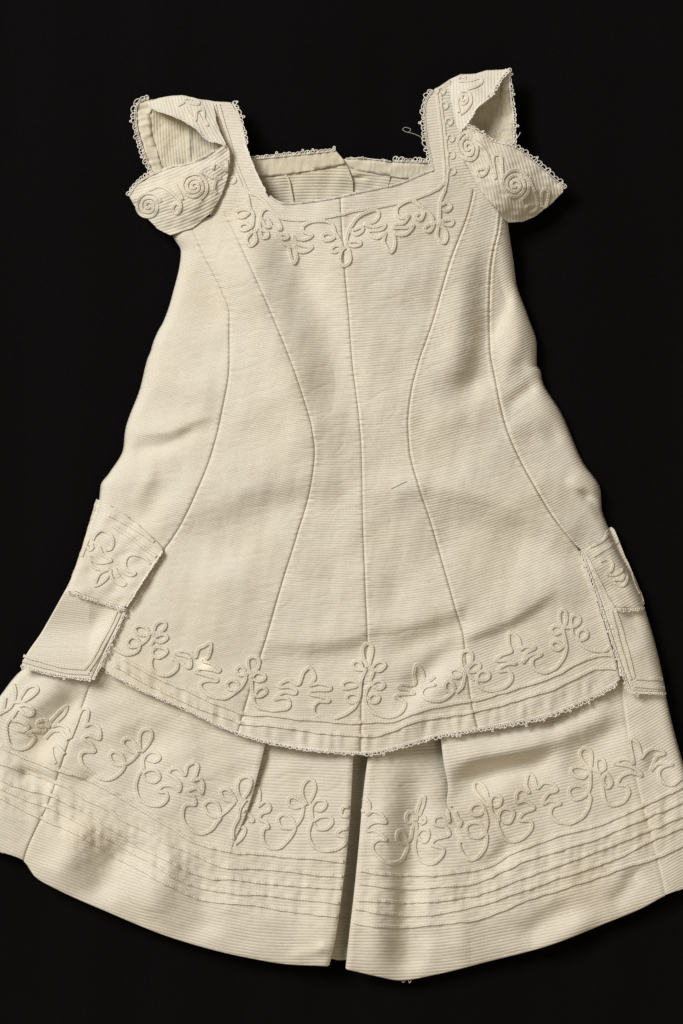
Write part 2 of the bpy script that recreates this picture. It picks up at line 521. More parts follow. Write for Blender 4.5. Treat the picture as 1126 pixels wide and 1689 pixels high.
# ------------------------------------------------------------------ the dress: heights
dress = bpy.data.objects.new('dress', None)
sc.collection.objects.link(dress)
dress['label'] = "cream ribbed cotton child's dress with cord embroidery and crochet lace, laid flat on black cloth"
dress['category'] = 'dress'

SL = fy([(285, 340), (284, 385), (298, 415), (283, 490), (268, 533), (261, 545), (252, 566), (248, 580), (243, 592), (231, 640), (206, 712), (203, 740), (180, 780), (166, 800), (163, 828), (145, 880), (112, 965), (106, 976), (70, 1040), (36, 1096), (30, 1130)])
SR = fy([(835, 340), (838, 372), (848, 440), (851, 465), (870, 520), (885, 570), (885, 602), (891, 611), (894, 627), (925, 680), (960, 760), (990, 808), (992, 838), (1003, 870), (1020, 910), (1042, 950), (1062, 1000), (1085, 1080), (1098, 1140), (1103, 1165)])
SEAM_A = fy([(312, 370), (322, 390), (340, 430), (365, 480), (378, 520), (378, 600), (366, 680), (350, 745), (325, 810), (296, 870), (272, 905), (232, 965), (203, 1005), (188, 1040), (165, 1090), (150, 1122)])
SEAM_A2 = fy([(312, 370), (322, 390), (340, 430), (365, 480), (378, 520), (378, 600), (366, 680), (350, 745), (325, 810), (296, 870), (272, 905), (228, 955), (190, 1000), (172, 1050), (160, 1090), (150, 1140)])
SEAM_B = fy([(360, 335), (369, 351), (407, 428), (447, 516), (481, 600), (500, 655), (514, 705), (519, 745), (513, 800), (491, 880), (466, 960), (440, 1050), (415, 1130), (396, 1195), (386, 1230)])
SEAM_C = fy([(561, 320), (563, 360), (568, 440), (575, 520), (581, 600), (592, 690), (596, 740), (598, 850), (603, 980), (606, 1060), (601, 1100), (596, 1160), (595, 1250)])
SEAM_D = fy([(790, 270), (784, 300), (775, 343), (743, 431), (711, 540), (690, 600), (678, 650), (673, 700), (676, 745), (690, 800), (710, 860), (730, 930), (750, 1000), (764, 1050), (769, 1090), (776, 1150), (790, 1210)])
SEAM_E = fy([(826, 345), (822, 380), (814, 415), (809, 454), (807, 528), (808, 572), (819, 637), (835, 705), (857, 757), (884, 806), (914, 855), (948, 898), (958, 908), (972, 940), (990, 990), (1008, 1045), (1026, 1100), (1041, 1142)])
SEAM_E2 = fy([(826, 345), (822, 380), (814, 415), (809, 454), (807, 528), (808, 572), (819, 637), (835, 705), (857, 757), (884, 806), (914, 855), (948, 898), (958, 912), (973, 950), (988, 1000), (1004, 1050), (1016, 1085), (1026, 1130)])
NECK = fn([(360, 352), (372, 348), (400, 338), (430, 328), (444, 325), (455, 332), (467, 337), (510, 334), (549, 328), (599, 317), (652, 306), (690, 291), (712, 282), (730, 290), (760, 300), (790, 318), (826, 350), (850, 360)])
HEM_T = fn([(140, 1085), (175, 1105), (230, 1135), (300, 1165), (385, 1205), (450, 1224), (540, 1238), (600, 1241), (660, 1229), (722, 1212), (800, 1199), (900, 1179), (960, 1155), (1018, 1124), (1030, 1115)])

wr_T = strokes_fn([
    # (points, height, width on the picture's upper/left side of travel, width on the other)
    ([(300, 380), (400, 470), (455, 560), (510, 690), (520, 760)], 17, 64, 40),
    ([(455, 380), (520, 500), (548, 600), (560, 720)], -15, 40, 44),
    ([(340, 620), (440, 680), (510, 745), (540, 800)], 8, 60, 34),
    ([(220, 880), (275, 858), (345, 822), (420, 797), (510, 785), (620, 795)], 9, 64, 30),
    ([(240, 935), (290, 908), (360, 880), (430, 852), (510, 832), (600, 830)], -8, 30, 54),
    ([(195, 738), (240, 740), (290, 728), (340, 700)], -5, 9, 14),
    ([(195, 714), (270, 712), (320, 693), (375, 680)], 6, 22, 10),
    ([(170, 810), (230, 790), (300, 740), (350, 700)], 5, 30, 26),
    ([(215, 610), (290, 640), (380, 660)], 5, 30, 26),
    ([(180, 880), (240, 850), (290, 780)], -5, 18, 18),
    ([(205, 835), (225, 820), (260, 770)], 3, 12, 12),
    ([(390, 1075), (450, 1056), (520, 1058), (590, 1045), (660, 1010)], 6, 36, 16),
    ([(400, 1100), (470, 1092), (540, 1088), (600, 1070), (660, 1035)], -5, 18, 32),
    ([(600, 1046), (680, 1024), (745, 1005), (790, 960)], 6, 28, 16),
    ([(610, 1090), (690, 1060), (760, 1030), (810, 1000)], -6, 18, 18),
    ([(640, 790), (700, 796), (770, 808), (861, 838), (930, 880), (970, 920)], 13, 40, 26),
    ([(660, 870), (760, 876), (850, 900), (930, 930)], -10, 30, 50),
    ([(560, 812), (640, 806), (720, 802)], 6, 30, 22),
    ([(745, 1062), (790, 1040), (836, 1022), (880, 994), (930, 960)], 6, 44, 11),
    ([(745, 1080), (790, 1058), (840, 1042), (890, 1012), (935, 980)], -3.5, 12, 30),
    ([(640, 880), (655, 960), (640, 1040)], -5, 34, 30),
    ([(820, 1010), (900, 970), (970, 950)], 6, 34, 40),
    ([(655, 1180), (685, 1130), (725, 1088), (775, 1045)], -8, 18, 20),
    ([(640, 1235), (690, 1170), (735, 1125), (790, 1090)], 6, 20, 20),
    ([(812, 400), (800, 480), (797, 570), (775, 640), (740, 690)], -13, 30, 24),
    ([(765, 380), (762, 480), (755, 580), (735, 650)], 8, 44, 30),
    ([(852, 430), (838, 490), (812, 550), (800, 590)], -8, 12, 20),
    ([(872, 510), (848, 580), (828, 640)], 7, 20, 22),
    ([(740, 650), (820, 620), (895, 590)], -5, 18, 26),
    ([(680, 650), (740, 600), (790, 540)], 5, 46, 34),
    ([(830, 675), (875, 640), (905, 608)], -7, 12, 12),
    ([(820, 720), (880, 690), (930, 670)], 4, 22, 20),
    ([(890, 720), (930, 720), (960, 750)], -4, 16, 16),
    ([(950, 806), (978, 826), (1000, 866)], -9, 9, 8),
    ([(930, 790), (970, 808), (1000, 812)], 6, 18, 8),
    ([(690, 700), (780, 660), (840, 650)], 4, 34, 30),
    ([(520, 850), (540, 920), (525, 1000)], -5, 40, 38),
    ([(410, 910), (365, 1000), (320, 1080)], 7, 60, 46),
    ([(230, 965), (300, 958), (380, 930)], 4, 34, 34),
    ([(40, 1110), (110, 1020), (180, 930)], 8, 20, 22),
    ([(85, 1125), (135, 1060), (190, 985)], -10, 18, 18),
    ([(1020, 1005), (1060, 1022), (1100, 1030)], -6, 14, 20),
    ([(1030, 1080), (1065, 1070), (1100, 1090)], 4, 20, 20),
    ([(560, 360), (572, 470), (582, 600)], 4, 60, 46),
    ([(390, 345), (420, 410), (445, 470)], 5, 24, 26),
    ([(445, 390), (480, 420), (530, 490)], -4, 24, 24),
    ([(640, 340), (660, 420), (650, 520)], 4, 60, 50),
    ([(330, 420), (352, 470), (350, 560)], -5, 22, 26),
])

def zT(x, y):
    x = np.asarray(x, float); y = np.asarray(y, float)
    yc = np.clip(y, 372, 1165)
    l = SL(np.clip(y, 300, 1128)); r = SR(np.clip(y, 340, 1165))
    t = np.clip((x - l) / (r - l), 0, 1)
    d = np.minimum(x - l, r - x)
    dd = np.clip(d / 20, 0, 1)
    rim = 19 * np.sqrt(np.clip(1 - (1 - dd) ** 2, 0, 1))
    dome = 34 * (1 - np.abs(2 * t - 1) ** 2.2)
    k = 1 - 0.30 * sstep(880, 1240, y) - 0.15 * (1 - sstep(300, 420, y))
    z = 1.2 + rim + dome * k
    z = z + 1.0 * wr_T(x, y) * np.clip(d / 26, 0.15, 1)
    amp = np.clip(d / 60, 0.1, 1)
    z = z + amp * (1.3 * noise(x, y, 130, 11) + 0.4 * noise(x, y, 52, 12) + 0.14 * noise(x, y * 1.3, 22, 13))
    cm = sstep(0.1, 1.0, noise(x, y, 150, 19))
    z = z - amp * cm * 0.6 * np.exp(-(noise(x, y, 95, 17) / 0.16) ** 2) - amp * (1 - cm) * 0.4 * np.exp(-(noise(x, y, 60, 18) / 0.14) ** 2)
    # puckers of the hem facing
    hd = HEM_T(np.clip(x, 140, 1030)) - y
    hb = np.exp(-((hd - 16) / 15) ** 2) * ((x > 165) & (x < 1022))
    z = z + hb * (1.2 * noise(x, y * 0.2, 24, 14) + 0.7 * noise(x, y * 0.2, 11, 15))
    # shoulder straps lie back to the table at the top
    z = z * (0.35 + 0.65 * sstep(150, 330, y))
    return z

zT = cached(zT, 150, 1126, 100, 1250, 3.0)

SLs = fy([(95, 1000), (72, 1050), (46, 1096), (28, 1112), (2, 1145), (-30, 1190), (-60, 1260), (-90, 1400), (-95, 1480)])
SRs = fy([(1058, 1010), (1082, 1090), (1096, 1140), (1110, 1200), (1127, 1262), (1150, 1340), (1180, 1460), (1190, 1520)])
HEM_S = fn([(-100, 1365), (0, 1405), (40, 1420), (58, 1445), (90, 1464), (170, 1500), (290, 1548), (400, 1577), (480, 1590), (541, 1593), (571, 1598), (620, 1609), (660, 1616), (720, 1606), (800, 1586), (900, 1560), (1000, 1521), (1060, 1496), (1097, 1476), (1126, 1466), (1200, 1440)])
EDGE_A = fy([(442, 1190), (437, 1224), (425, 1275), (410, 1328), (398, 1360), (384, 1390), (377, 1420), (373, 1470), (371, 1600)])
SLIT_L = fy([(584, 1190), (582, 1240), (578, 1320), (572, 1400), (562, 1480), (552, 1550), (540, 1600)])
SLIT_R = fy([(611, 1190), (608, 1240), (600, 1310), (592, 1400), (584, 1480), (577, 1540), (570, 1605)])
EDGE_D = fy([(722, 1180), (727, 1212), (733, 1260), (740, 1300), (738, 1322), (748, 1348), (762, 1385), (771, 1425), (774, 1500), (776, 1620)])
SEAM_L = fy([(165, 1080), (149, 1128), (112, 1229), (82, 1319), (39, 1420), (36, 1440)])
SEAM_R = fy([(1015, 1080), (1025, 1142), (1035, 1213), (1048, 1282), (1075, 1388), (1097, 1477), (1100, 1495)])

wr_S = strokes_fn([
    ([(50, 1265), (90, 1200), (150, 1125)], -6.5, 20, 24),
    ([(20, 1215), (60, 1160), (120, 1100)], 5, 26, 20),
    ([(20, 1270), (60, 1280), (100, 1300)], -6, 8, 14),
    ([(60, 1245), (110, 1262), (150, 1290)], 4, 16, 14),
    ([(80, 1480), (120, 1400), (150, 1340)], 8, 26, 30),
    ([(150, 1500), (185, 1430), (215, 1370)], -9, 26, 30),
    ([(230, 1530), (260, 1460), (300, 1380)], 7, 34, 30),
    ([(330, 1560), (345, 1490), (350, 1420)], -4, 28, 26),
    ([(250, 1220), (290, 1260), (330, 1330)], 5, 40, 40),
    ([(190, 1200), (240, 1230), (320, 1210)], -4, 30, 30),
    ([(520, 1560), (545, 1570), (560, 1585)], 4, 10, 8),
    ([(470, 1580), (520, 1568), (548, 1552)], 3, 10, 10),
    ([(645, 1230), (632, 1400), (622, 1560), (615, 1680)], 7, 30, 26),
    ([(690, 1240), (682, 1400), (668, 1540), (660, 1690)], -8, 24, 30),
    ([(700, 1520), (690, 1570), (680, 1610)], -5, 18, 26),
    ([(760, 1590), (765, 1540), (775, 1480)], 5, 26, 30),
    ([(728, 1302), (790, 1278), (860, 1262), (930, 1250)], -10, 16, 26),
    ([(725, 1262), (800, 1244), (870, 1232), (950, 1210)], 9, 24, 16),
    ([(740, 1335), (800, 1318), (870, 1290)], 4, 20, 34),
    ([(800, 1440), (825, 1415), (850, 1380)], -6, 16, 20),
    ([(850, 1560), (900, 1520), (960, 1480)], -6, 18, 26),
    ([(860, 1580), (930, 1555), (990, 1500)], 6, 20, 14),
    ([(920, 1260), (980, 1230), (1030, 1190)], -5, 22, 26),
    ([(900, 1220), (960, 1200), (1020, 1165)], 5, 20, 20),
    ([(1000, 1500), (1030, 1470), (1060, 1420)], -5, 14, 18),
    ([(1060, 1250), (1090, 1260), (1126, 1290)], -5, 18, 18),
    ([(950, 1400), (1010, 1380), (1060, 1360)], 3, 24, 24),
])
def liftfrac(y):
    return 1 - sstep(1250, 1430, y)

def zS_base(x, y):
    l = SLs(np.clip(y, 1000, 1480)); r = SRs(np.clip(y, 1010, 1520))
    t = np.clip((x - l) / (r - l), 0, 1); d = np.minimum(x - l, r - x)
    rim = 12 * np.sqrt(np.clip(1 - (1 - np.clip(d / 16, 0, 1)) ** 2, 0, 1))
    dome = 12 * (1 - np.abs(2 * t - 1) ** 2.2)
    z = 1.5 + rim + dome
    a = np.clip(d / 50, 0.1, 1)
    z = z + 1.7 * wr_S(x, y) * a
    z = z + a * (1.5 * noise(x, y * 0.7, 120, 21) + 0.6 * noise(x, y, 44, 22) + 0.2 * noise(x, y, 18, 23))
    z = z - a * 0.9 * sstep(0, 1, noise(x, y, 130, 29)) * np.exp(-(noise(x, y, 80, 27) / 0.16) ** 2)
    # waves of the hem
    hd = HEM_S(np.clip(x, -90, 1190)) - y
    z = z + 3.4 * np.exp(-np.clip(hd, 0, 400) / 90) * noise(x, y * 0.3, 95, 24)
    # puckering between the rows of braid
    pk = np.exp(-((hd - 125) / 50) ** 2)
    z = z + pk * (1.1 * noise(x, y * 0.35, 30, 25) + 0.75 * noise(x, y * 0.4, 12, 26))
    z = 2.0 + (z - 2.0) * (0.45 + 0.55 * np.clip(hd / 70, 0, 1) ** 0.6)
    return np.maximum(z, 2.2)

zS_base = cached(zS_base, -110, 1210, 1030, 1640, 3.0)

def under_tunic(x, y, z):
    hd = HEM_T(np.clip(x, 140, 1030)) - y
    inside = (x > 120) & (x < 1060)
    zt = zT(x, np.minimum(y, 1240)) - 5.0
    cov = (hd > -6) & inside
    side = (y < 1125)
    return np.where(cov | side, np.minimum(z, np.maximum(zt, 1.0)), z)

def zA(x, y):
    d = EDGE_A(y) - x
    z = zS_base(x, y) + liftfrac(y) * (7 * np.exp(-np.clip(d, 0, 300) / 45) - 2.5 * np.exp(-(np.clip(d, 0, 99) / 3.0) ** 2))
    return under_tunic(x, y, z)
def zB(x, y):
    d = x - EDGE_A(y); e = SLIT_L(y) - x
    z = zS_base(x, y) - liftfrac(y) * 8 * np.exp(-(np.clip(d, -30, 300) / 55) ** 2) + 11 * np.exp(-np.clip(e, 0, 300) / 45) - 4 * np.exp(-(np.clip(e, 0, 99) / 3.2) ** 2)
    z = z - (d < 0) * (0.25 + 1.5 * liftfrac(y))
    return under_tunic(x, y, z)
def zC(x, y):
    d = EDGE_D(y) - x; e = x - SLIT_R(y)
    s0 = -(0.25 + 1.5 * liftfrac(y)) * (d < 0)
    z = s0 + zS_base(x, y) - (0.25 + 0.75 * liftfrac(y)) * 22.0 * np.exp(-np.clip(d, 0, 300) / 36) * (d > -40) + 11 * np.exp(-np.clip(e, 0, 300) / 45) - 4 * np.exp(-(np.clip(e, 0, 99) / 3.2) ** 2)
    return under_tunic(x, y, z)
def zD(x, y):
    d = x - EDGE_D(y)
    z = zS_base(x, y) - (1 - liftfrac(y)) * 5.5 * np.exp(-(np.clip(d, 0, 300) / 40) ** 2) + liftfrac(y) * (13 * np.exp(-np.clip(d, 0, 300) / 50) - 3 * np.exp(-(np.clip(d, 0, 99) / 3.0) ** 2))
    return under_tunic(x, y, z)
def z0(x, y):
    return under_tunic(x, y, zS_base(x, y))
def z_back(x, y):
    return 0.9 + 0.4 * noise(x, y, 60, 44)
def zS(x, y):
    """top of the skirt"""
    x = np.asarray(x, float); y = np.asarray(y, float)
    out = np.where(x <= EDGE_A(y), zA(x, y), zB(x, y))
    out = np.where(x > 0.5 * (SLIT_L(y) + SLIT_R(y)), zC(x, y), out)
    out = np.where((x > SLIT_L(y)) & (x < SLIT_R(y)), z_back(x, y), out)
    out = np.where(x >= EDGE_D(y), zD(x, y), out)
    return out

# ------------------------------------------------------------------ tunic / bodice panels
def seam_edge(Lf, Rf, dl=1.5, dr=1.5, y0=372, y1=1240, ridge_l=0, ridge_r=0):
    def f(x, y):
        a = np.clip(x - Lf(y), 0, 999); b_ = np.clip(Rf(y) - x, 0, 999)
        fade = 0.15 + 0.85 * sstep(352, 430, y)
        z = fade * (-dl * np.exp(-(a / 2.0) ** 2) - dr * np.exp(-(b_ / 2.0) ** 2))
        z = z + 0.5 * noise(x * 0.3, y, 11, 141) * (np.exp(-(a / 9) ** 2) + np.exp(-(b_ / 9) ** 2))
        z = z + ridge_l * np.exp(-((a - 3.5) / 2.2) ** 2) + ridge_r * np.exp(-((b_ - 3.5) / 2.2) ** 2)
        return z
    return f

def rib_lin(m0, m1, xa, xb, bendy=0.0, ya=800):
    """rib slope goes from m0 at xa to m1 at xb"""
    def f(x, y):
        k = (m1 - m0) / (xb - xa)
        u = x - xa
        return y - (m0 * u + 0.5 * k * u * u) + 1.6 * noise(x, y, 170, 71) + 0.4 * noise(x, y, 60, 72)
    return f
PT, AT = 4.1, 0.60
PS, AS = 5.2, 0.78
big = lambda v: (lambda x: np.full(np.shape(x), float(v)))
noop = None
BOT_P0 = fn([(20, 1094), (36, 1097), (90, 1110), (150, 1118), (300, 1140)])
BOT_P5 = fn([(900, 1130), (1041, 1139), (1098, 1141), (1150, 1146)])

def zP0(x, y):
    b_ = np.clip(SEAM_A(y) - x, 0, 999)
    return zT(x, y) + 4.0 * sstep(900, 960, y) * np.exp(-(b_ / 60) ** 2)
def zP1(x, y):
    a = x - SEAM_A2(y)
    return zT(x, y) - 2.0 * sstep(900, 960, y) * np.exp(-(np.clip(a, 0, 999) / 40) ** 2)
def zP5(x, y):
    a = np.clip(x - SEAM_E(y), 0, 999)
    return zT(x, y) + 3.0 * sstep(895, 940, y) * np.exp(-(a / 40) ** 2)

TOP0 = fn([(270, 372), (300, 372), (320, 366), (345, 356)])
P = {}
P[0] = panel('bodice_panel', SL, SEAM_A, TOP0, BOT_P0, 360, 1122, rib_lin(0.24, 0.36, 220, 380), zP0, 3.8, AT, M_COT, dress, edge=seam_edge(lambda y: y * 0 - 99, SEAM_A))
P[1] = panel('bodice_panel', SEAM_A2, SEAM_B, NECK, HEM_T, 340, 1235, rib_lin(0.36, 0.19, 270, 500), zP1, 3.8, AT, M_COT, dress, edge=seam_edge(SEAM_A2, SEAM_B))
P[2] = panel('bodice_panel', SEAM_B, SEAM_C, NECK, HEM_T, 315, 1250, rib_lin(0.10, 0.0, 420, 600), zT, 4.1, AT, M_COT, dress, edge=seam_edge(SEAM_B, SEAM_C))
P[3] = panel('bodice_panel', SEAM_C, SEAM_D, NECK, HEM_T, 270, 1250, rib_lin(-0.04, -0.16, 590, 770), zT, 4.2, AT, M_COT, dress, edge=seam_edge(SEAM_C, SEAM_D, ridge_l=.4, ridge_r=.6))
P[4] = panel('bodice_panel', SEAM_D, SEAM_E2, NECK, HEM_T, 300, 1215, rib_lin(-0.22, -0.40, 690, 900), zT, 4.5, AT * 1.2, M_COT, dress, edge=seam_edge(SEAM_D, SEAM_E2, ridge_l=.6, ridge_r=1.2))
P[5] = panel('bodice_panel', SEAM_E, SR, big(350), BOT_P5, 345, 1150, rib_lin(-0.55, -0.42, 820, 1020), zP5, 4.5, AT * 1.2, M_COT, dress, edge=seam_edge(SEAM_E, lambda y: y * 0 + 9999, ridge_l=.8))

# ------------------------------------------------------------------ shoulder straps
def ring_join(top_pts, xs):
    return [(float(x), float(NECK(x))) for x in xs]
strap_l = [(337, 171), (352, 167), (381, 169), (392, 190), (401, 225), (407, 251), (418, 278), (428, 300), (437, 316), (444, 325)] + ring_join(None, [430, 415, 400, 385, 372, 362]) + [(345, 356), (352, 330), (362, 300), (366, 270), (362, 240), (352, 215)]
strap_r = [(714, 149), (742, 131), (748, 165), (756, 200), (764, 225), (772, 255), (786, 290), (806, 320), (826, 350)] + ring_join(None, [810, 790, 775, 760, 745, 730, 718, 712]) + [(711, 258), (705, 229), (702, 198), (703, 169)]
ST = {}
ST['l'] = patch('shoulder_strap', strap_l, 4, zT, 4.75, 0.8, M_COT, dress)
ST['r'] = patch('shoulder_strap', strap_r, -8, zT, 4.75, 0.9, M_COT, dress)

# ------------------------------------------------------------------ back of the bodice seen through the neck
zbk = tps([(410, 260, 9), (480, 255, 10), (555, 250, 12), (580, 290, 9), (583, 350, 5), (420, 340, 3), (500, 345, 3)])
zbk2 = tps([(570, 262, 7), (640, 268, 6), (715, 266, 9), (575, 330, 2.5), (650, 330, 2.5), (715, 300, 4)])
bkL = patch('back_bodice', [(404, 266), (440, 262), (480, 258), (530, 253), (553, 250), (566, 262), (576, 282), (582, 298), (584, 345), (500, 362), (430, 340)], -2, lambda x, y: zbk(x, y) + 1.1 * noise(x, y, 40, 81), 5.0, 1.2, M_LIN, dress, bend=-0.0006)
bkR = patch('back_bodice', [(566, 262), (600, 263), (640, 268), (722, 270), (730, 300), (650, 335), (572, 345), (572, 300)], 5, lambda x, y: zbk2(x, y) + 0.9 * noise(x, y, 36, 82) - 5 * np.exp(-(((x - 592) / 12) ** 2 + ((y - 293) / 3.5) ** 2)), 5.0, 1.1, M_LIN, dress, bend=0.0004)
zfl = lambda x, y: zbk(x, y) + 2.4 + 0.9 * noise(x, y, 17, 83) + 0.4 * noise(x, y, 8, 84)
zfr = lambda x, y: zbk2(x, y) + 2.2 + 0.9 * noise(x, y, 17, 85) + 0.4 * noise(x, y, 8, 86)
patch('neck_facing', [(404, 265), (440, 261), (480, 257), (530, 252), (553, 249), (565, 261), (570, 271), (520, 280), (480, 287), (410, 292)], -5, zfl, 40, 0.0, M_LIN, bkL, colw=3)
patch('neck_facing', [(568, 262), (600, 262), (640, 267), (722, 269), (726, 297), (680, 297), (640, 290), (600, 282), (574, 277)], 4, zfr, 40, 0.0, M_LIN, bkR, colw=3)
lace('lace_edging', [(412, 264), (440, 261), (480, 257), (530, 252), (553, 249)], zfl, bkL, out=-1, h=6.0, pitch=8, seed=3, r=0.85)
lace('lace_edging', [(570, 262), (600, 262), (645, 267)], zfr, bkR, out=-1, h=2.6, pitch=6, seed=4, r=0.8, picot=False, gaps=.4)
lace('lace_edging', [(648, 267), (680, 268), (716, 269)], zfr, bkR, out=-1, h=8.0, pitch=8, seed=5, r=0.85)
cord('tuck_seam', [[(470, 288), (476, 300), (481, 318), (484, 338)]], lambda x, y: zbk(x, y) + 1, bkL, hw=1.6, hh=1.4)
thread('tuck_seam', [catmull([(646, 285), (643, 297), (639, 310)], 8)], lambda x, y: zbk2(x, y) + 1, bkR, r=0.8, mat=M_HAIR)

# ------------------------------------------------------------------ sleeves
zfl_l = tps([(213, 323, 9), (226, 306, 15), (252, 289, 22), (284, 276, 32), (309, 272, 38), (339, 259, 43), (373, 238, 42), (378, 262, 43), (375, 290, 42), (365, 319, 42), (348, 349, 40), (318, 375, 32), (280, 388, 18),
               (260, 378, 8), (241, 358, 5), (220, 338, 5), (300, 318, 46), (265, 330, 34), (335, 310, 50), (300, 350, 40)])
def z_sl_l(x, y):
    return zfl_l(x, y) + 1.0 * noise(x, y, 40, 101) + 0.5 * noise(x, y, 18, 102)
sleeve_l = patch('sleeve', [(212, 323), (226, 306), (252, 289), (284, 276), (309, 272), (339, 259), (352, 251), (373, 238), (378, 246), (379, 262), (376, 290), (366, 320), (349, 350), (318, 376), (280, 388), (260, 378), (241, 358), (220, 338)], -24, z_sl_l, 5.2, 0.95, M_COT, dress, bend=0.0012)
zcap_l = tps([(241, 168, 7), (260, 162, 8), (275, 159, 8), (301, 157, 9), (326, 163, 11), (352, 168, 11), (260, 180, 22), (286, 189, 30), (303, 197, 33), (326, 212, 38), (343, 229, 41), (373, 237, 42), (350, 205, 34), (310, 180, 28)])
def z_cap_l(x, y): return zcap_l(x, y) + 0.9 * noise(x, y, 34, 103) + 3.0 * np.exp(-((x - y * 0.35 - 268) / 5) ** 2) * 0
cap_l = patch('sleeve_cap', [(240, 168), (260, 162), (275, 159), (301, 157), (326, 163), (352, 167), (354, 185), (358, 205), (366, 225), (374, 240), (360, 234), (343, 229), (326, 212), (303, 197), (286, 189), (260, 180), (246, 174)], 68, z_cap_l, 5.2, 1.0, M_COT, sleeve_l, bend=0.002)
zin_l = tps([(228, 172, 5), (226, 190, 4), (230, 221, 4), (241, 255, 5), (252, 283, 7), (300, 270, 4), (300, 200, 3), (340, 240, 2), (275, 225, 2), (380, 230, 2)])
def z_in_l(x, y): return zin_l(x, y) + 1.5 * noise(x, y * 0.4, 30, 105) + 0.3 * noise(x, y, 13, 106) + 2.5 * np.exp(-((x - 312) / 4) ** 2)
patch('sleeve_lining', [(228, 172), (245, 163), (300, 172), (345, 205), (385, 225), (385, 262), (345, 290), (300, 300), (252, 287), (241, 256), (230, 221), (225, 190)], 86, z_in_l, 4.8, 1.0, M_LIN, sleeve_l, bend=0.0006)
def z_rim_l(x, y): return z_in_l(x, y) + 1.8 + 0.9 * noise(x, y, 12, 107)
patch('rim_facing', [(228, 171), (245, 164), (254, 172), (246, 186), (250, 221), (259, 250), (270, 283), (252, 287), (241, 256), (230, 221), (225, 190)], 80, z_rim_l, 60, 0.0, M_LIN, sleeve_l, colw=3)
lace('lace_edging', [(246, 163), (229, 171), (225, 190), (229, 221), (240, 255), (252, 286)], z_rim_l, sleeve_l, out=1, h=8.5, pitch=9, seed=8)
lace('lace_edging', [(213, 324), (225, 306), (238, 296), (253, 288)], z_sl_l, sleeve_l, out=-1, h=7.5, pitch=8, seed=9)
lace('lace_edging', [(253, 288), (284, 276), (309, 272), (339, 259), (354, 249)], z_sl_l, sleeve_l, out=-1, h=3.0, pitch=5, seed=10, picot=False)
lace('lace_edging', [(246, 173), (260, 180), (286, 189), (303, 197), (326, 212), (343, 229), (360, 233), (372, 238)], z_cap_l, sleeve_l, out=1, h=3.2, pitch=5.5, seed=11, picot=False)

zfl_r = tps([(764, 212, 41), (776, 212, 42), (805, 231, 40), (843, 241, 34), (867, 258, 29), (896, 282, 20), (920, 303, 13), (929, 313, 10), (927, 318, 7), (910, 335, 5), (884, 356, 5), (862, 366, 7), (836, 367, 15),
               (824, 349, 33), (805, 330, 42), (788, 308, 44), (771, 272, 45), (760, 239, 44), (830, 300, 48), (865, 310, 38), (800, 270, 50), (850, 345, 26)])
def z_sl_r(x, y): return zfl_r(x, y) + 1.0 * noise(x, y, 40, 111) + 0.5 * noise(x, y, 18, 112)
sleeve_r = patch('sleeve', [(759, 222), (764, 212), (776, 212), (805, 231), (843, 241), (867, 258), (896, 282), (920, 303), (930, 314), (926, 319), (910, 335), (884, 356), (862, 366), (836, 367), (824, 349), (805, 330), (788, 308), (771, 272), (760, 239)], 76, z_sl_r, 5.2, 0.95, M_COT, dress, bend=-0.0012)
zcap_r = tps([(742, 131, 10), (759, 122, 8), (776, 124, 9), (805, 115, 8), (824, 119, 9), (837, 112, 12), (821, 133, 22), (805, 160, 32), (786, 176, 37), (774, 196, 41), (762, 210, 42), (760, 224, 42), (752, 195, 36), (780, 150, 30), (745, 165, 24)])
def z_cap_r(x, y): return zcap_r(x, y) + 0.8 * noise(x, y, 34, 113)
cap_r = patch('sleeve_cap', [(738, 133), (759, 122), (776, 124), (805, 115), (824, 119), (838, 111), (821, 133), (805, 160), (786, 176), (774, 196), (763, 210), (760, 224), (754, 210), (748, 190), (743, 160)], 88, z_cap_r, 5.2, 0.9, M_COT, sleeve_r, bend=0.001)
zin_r = tps([(836, 118, 6), (841, 162, 4), (846, 193, 4), (846, 240, 5), (800, 232, 2), (765, 215, 2), (800, 160, 3), (820, 180, 2)])
def z_in_r(x, y): return zin_r(x, y) + 1.0 * noise(x, y, 28, 115) + 0.4 * noise(x, y, 13, 116)
patch('sleeve_lining', [(836, 116), (841, 162), (845, 193), (846, 262), (800, 262), (745, 235), (750, 190), (790, 140), (820, 118)], 68, z_in_r, 4.8, 1.2, M_LIN, sleeve_r)
def z_rim_r(x, y): return z_in_r(x, y) + 1.7 + 0.7 * noise(x, y, 12, 117)
patch('rim_facing', [(837, 114), (841, 162), (845, 193), (846, 258), (828, 258), (828, 193), (826, 162), (826, 134)], 88, z_rim_r, 60, 0.0, M_LIN, sleeve_r, colw=3)
lace('lace_edging', [(837, 113), (841, 160), (845, 193), (846, 238)], z_rim_r, sleeve_r, out=-1, h=6, pitch=8, seed=18)
lace('lace_edging', [(837, 113), (821, 133), (806, 160)], z_cap_r, sleeve_r, out=-1, h=5.5, pitch=7.5, seed=19)
lace('lace_edging', [(806, 160), (786, 176), (774, 196), (762, 211)], z_cap_r, sleeve_r, out=-1, h=2.6, pitch=5.5, seed=20, picot=False)
lace('lace_edging', [(770, 211), (778, 213), (805, 231), (843, 241)], z_sl_r, sleeve_r, out=-1, h=6, pitch=7.5, seed=21)
lace('lace_edging', [(843, 241), (867, 258), (896, 282), (920, 303), (929, 313)], z_sl_r, sleeve_r, out=-1, h=9, pitch=8.5, seed=22)

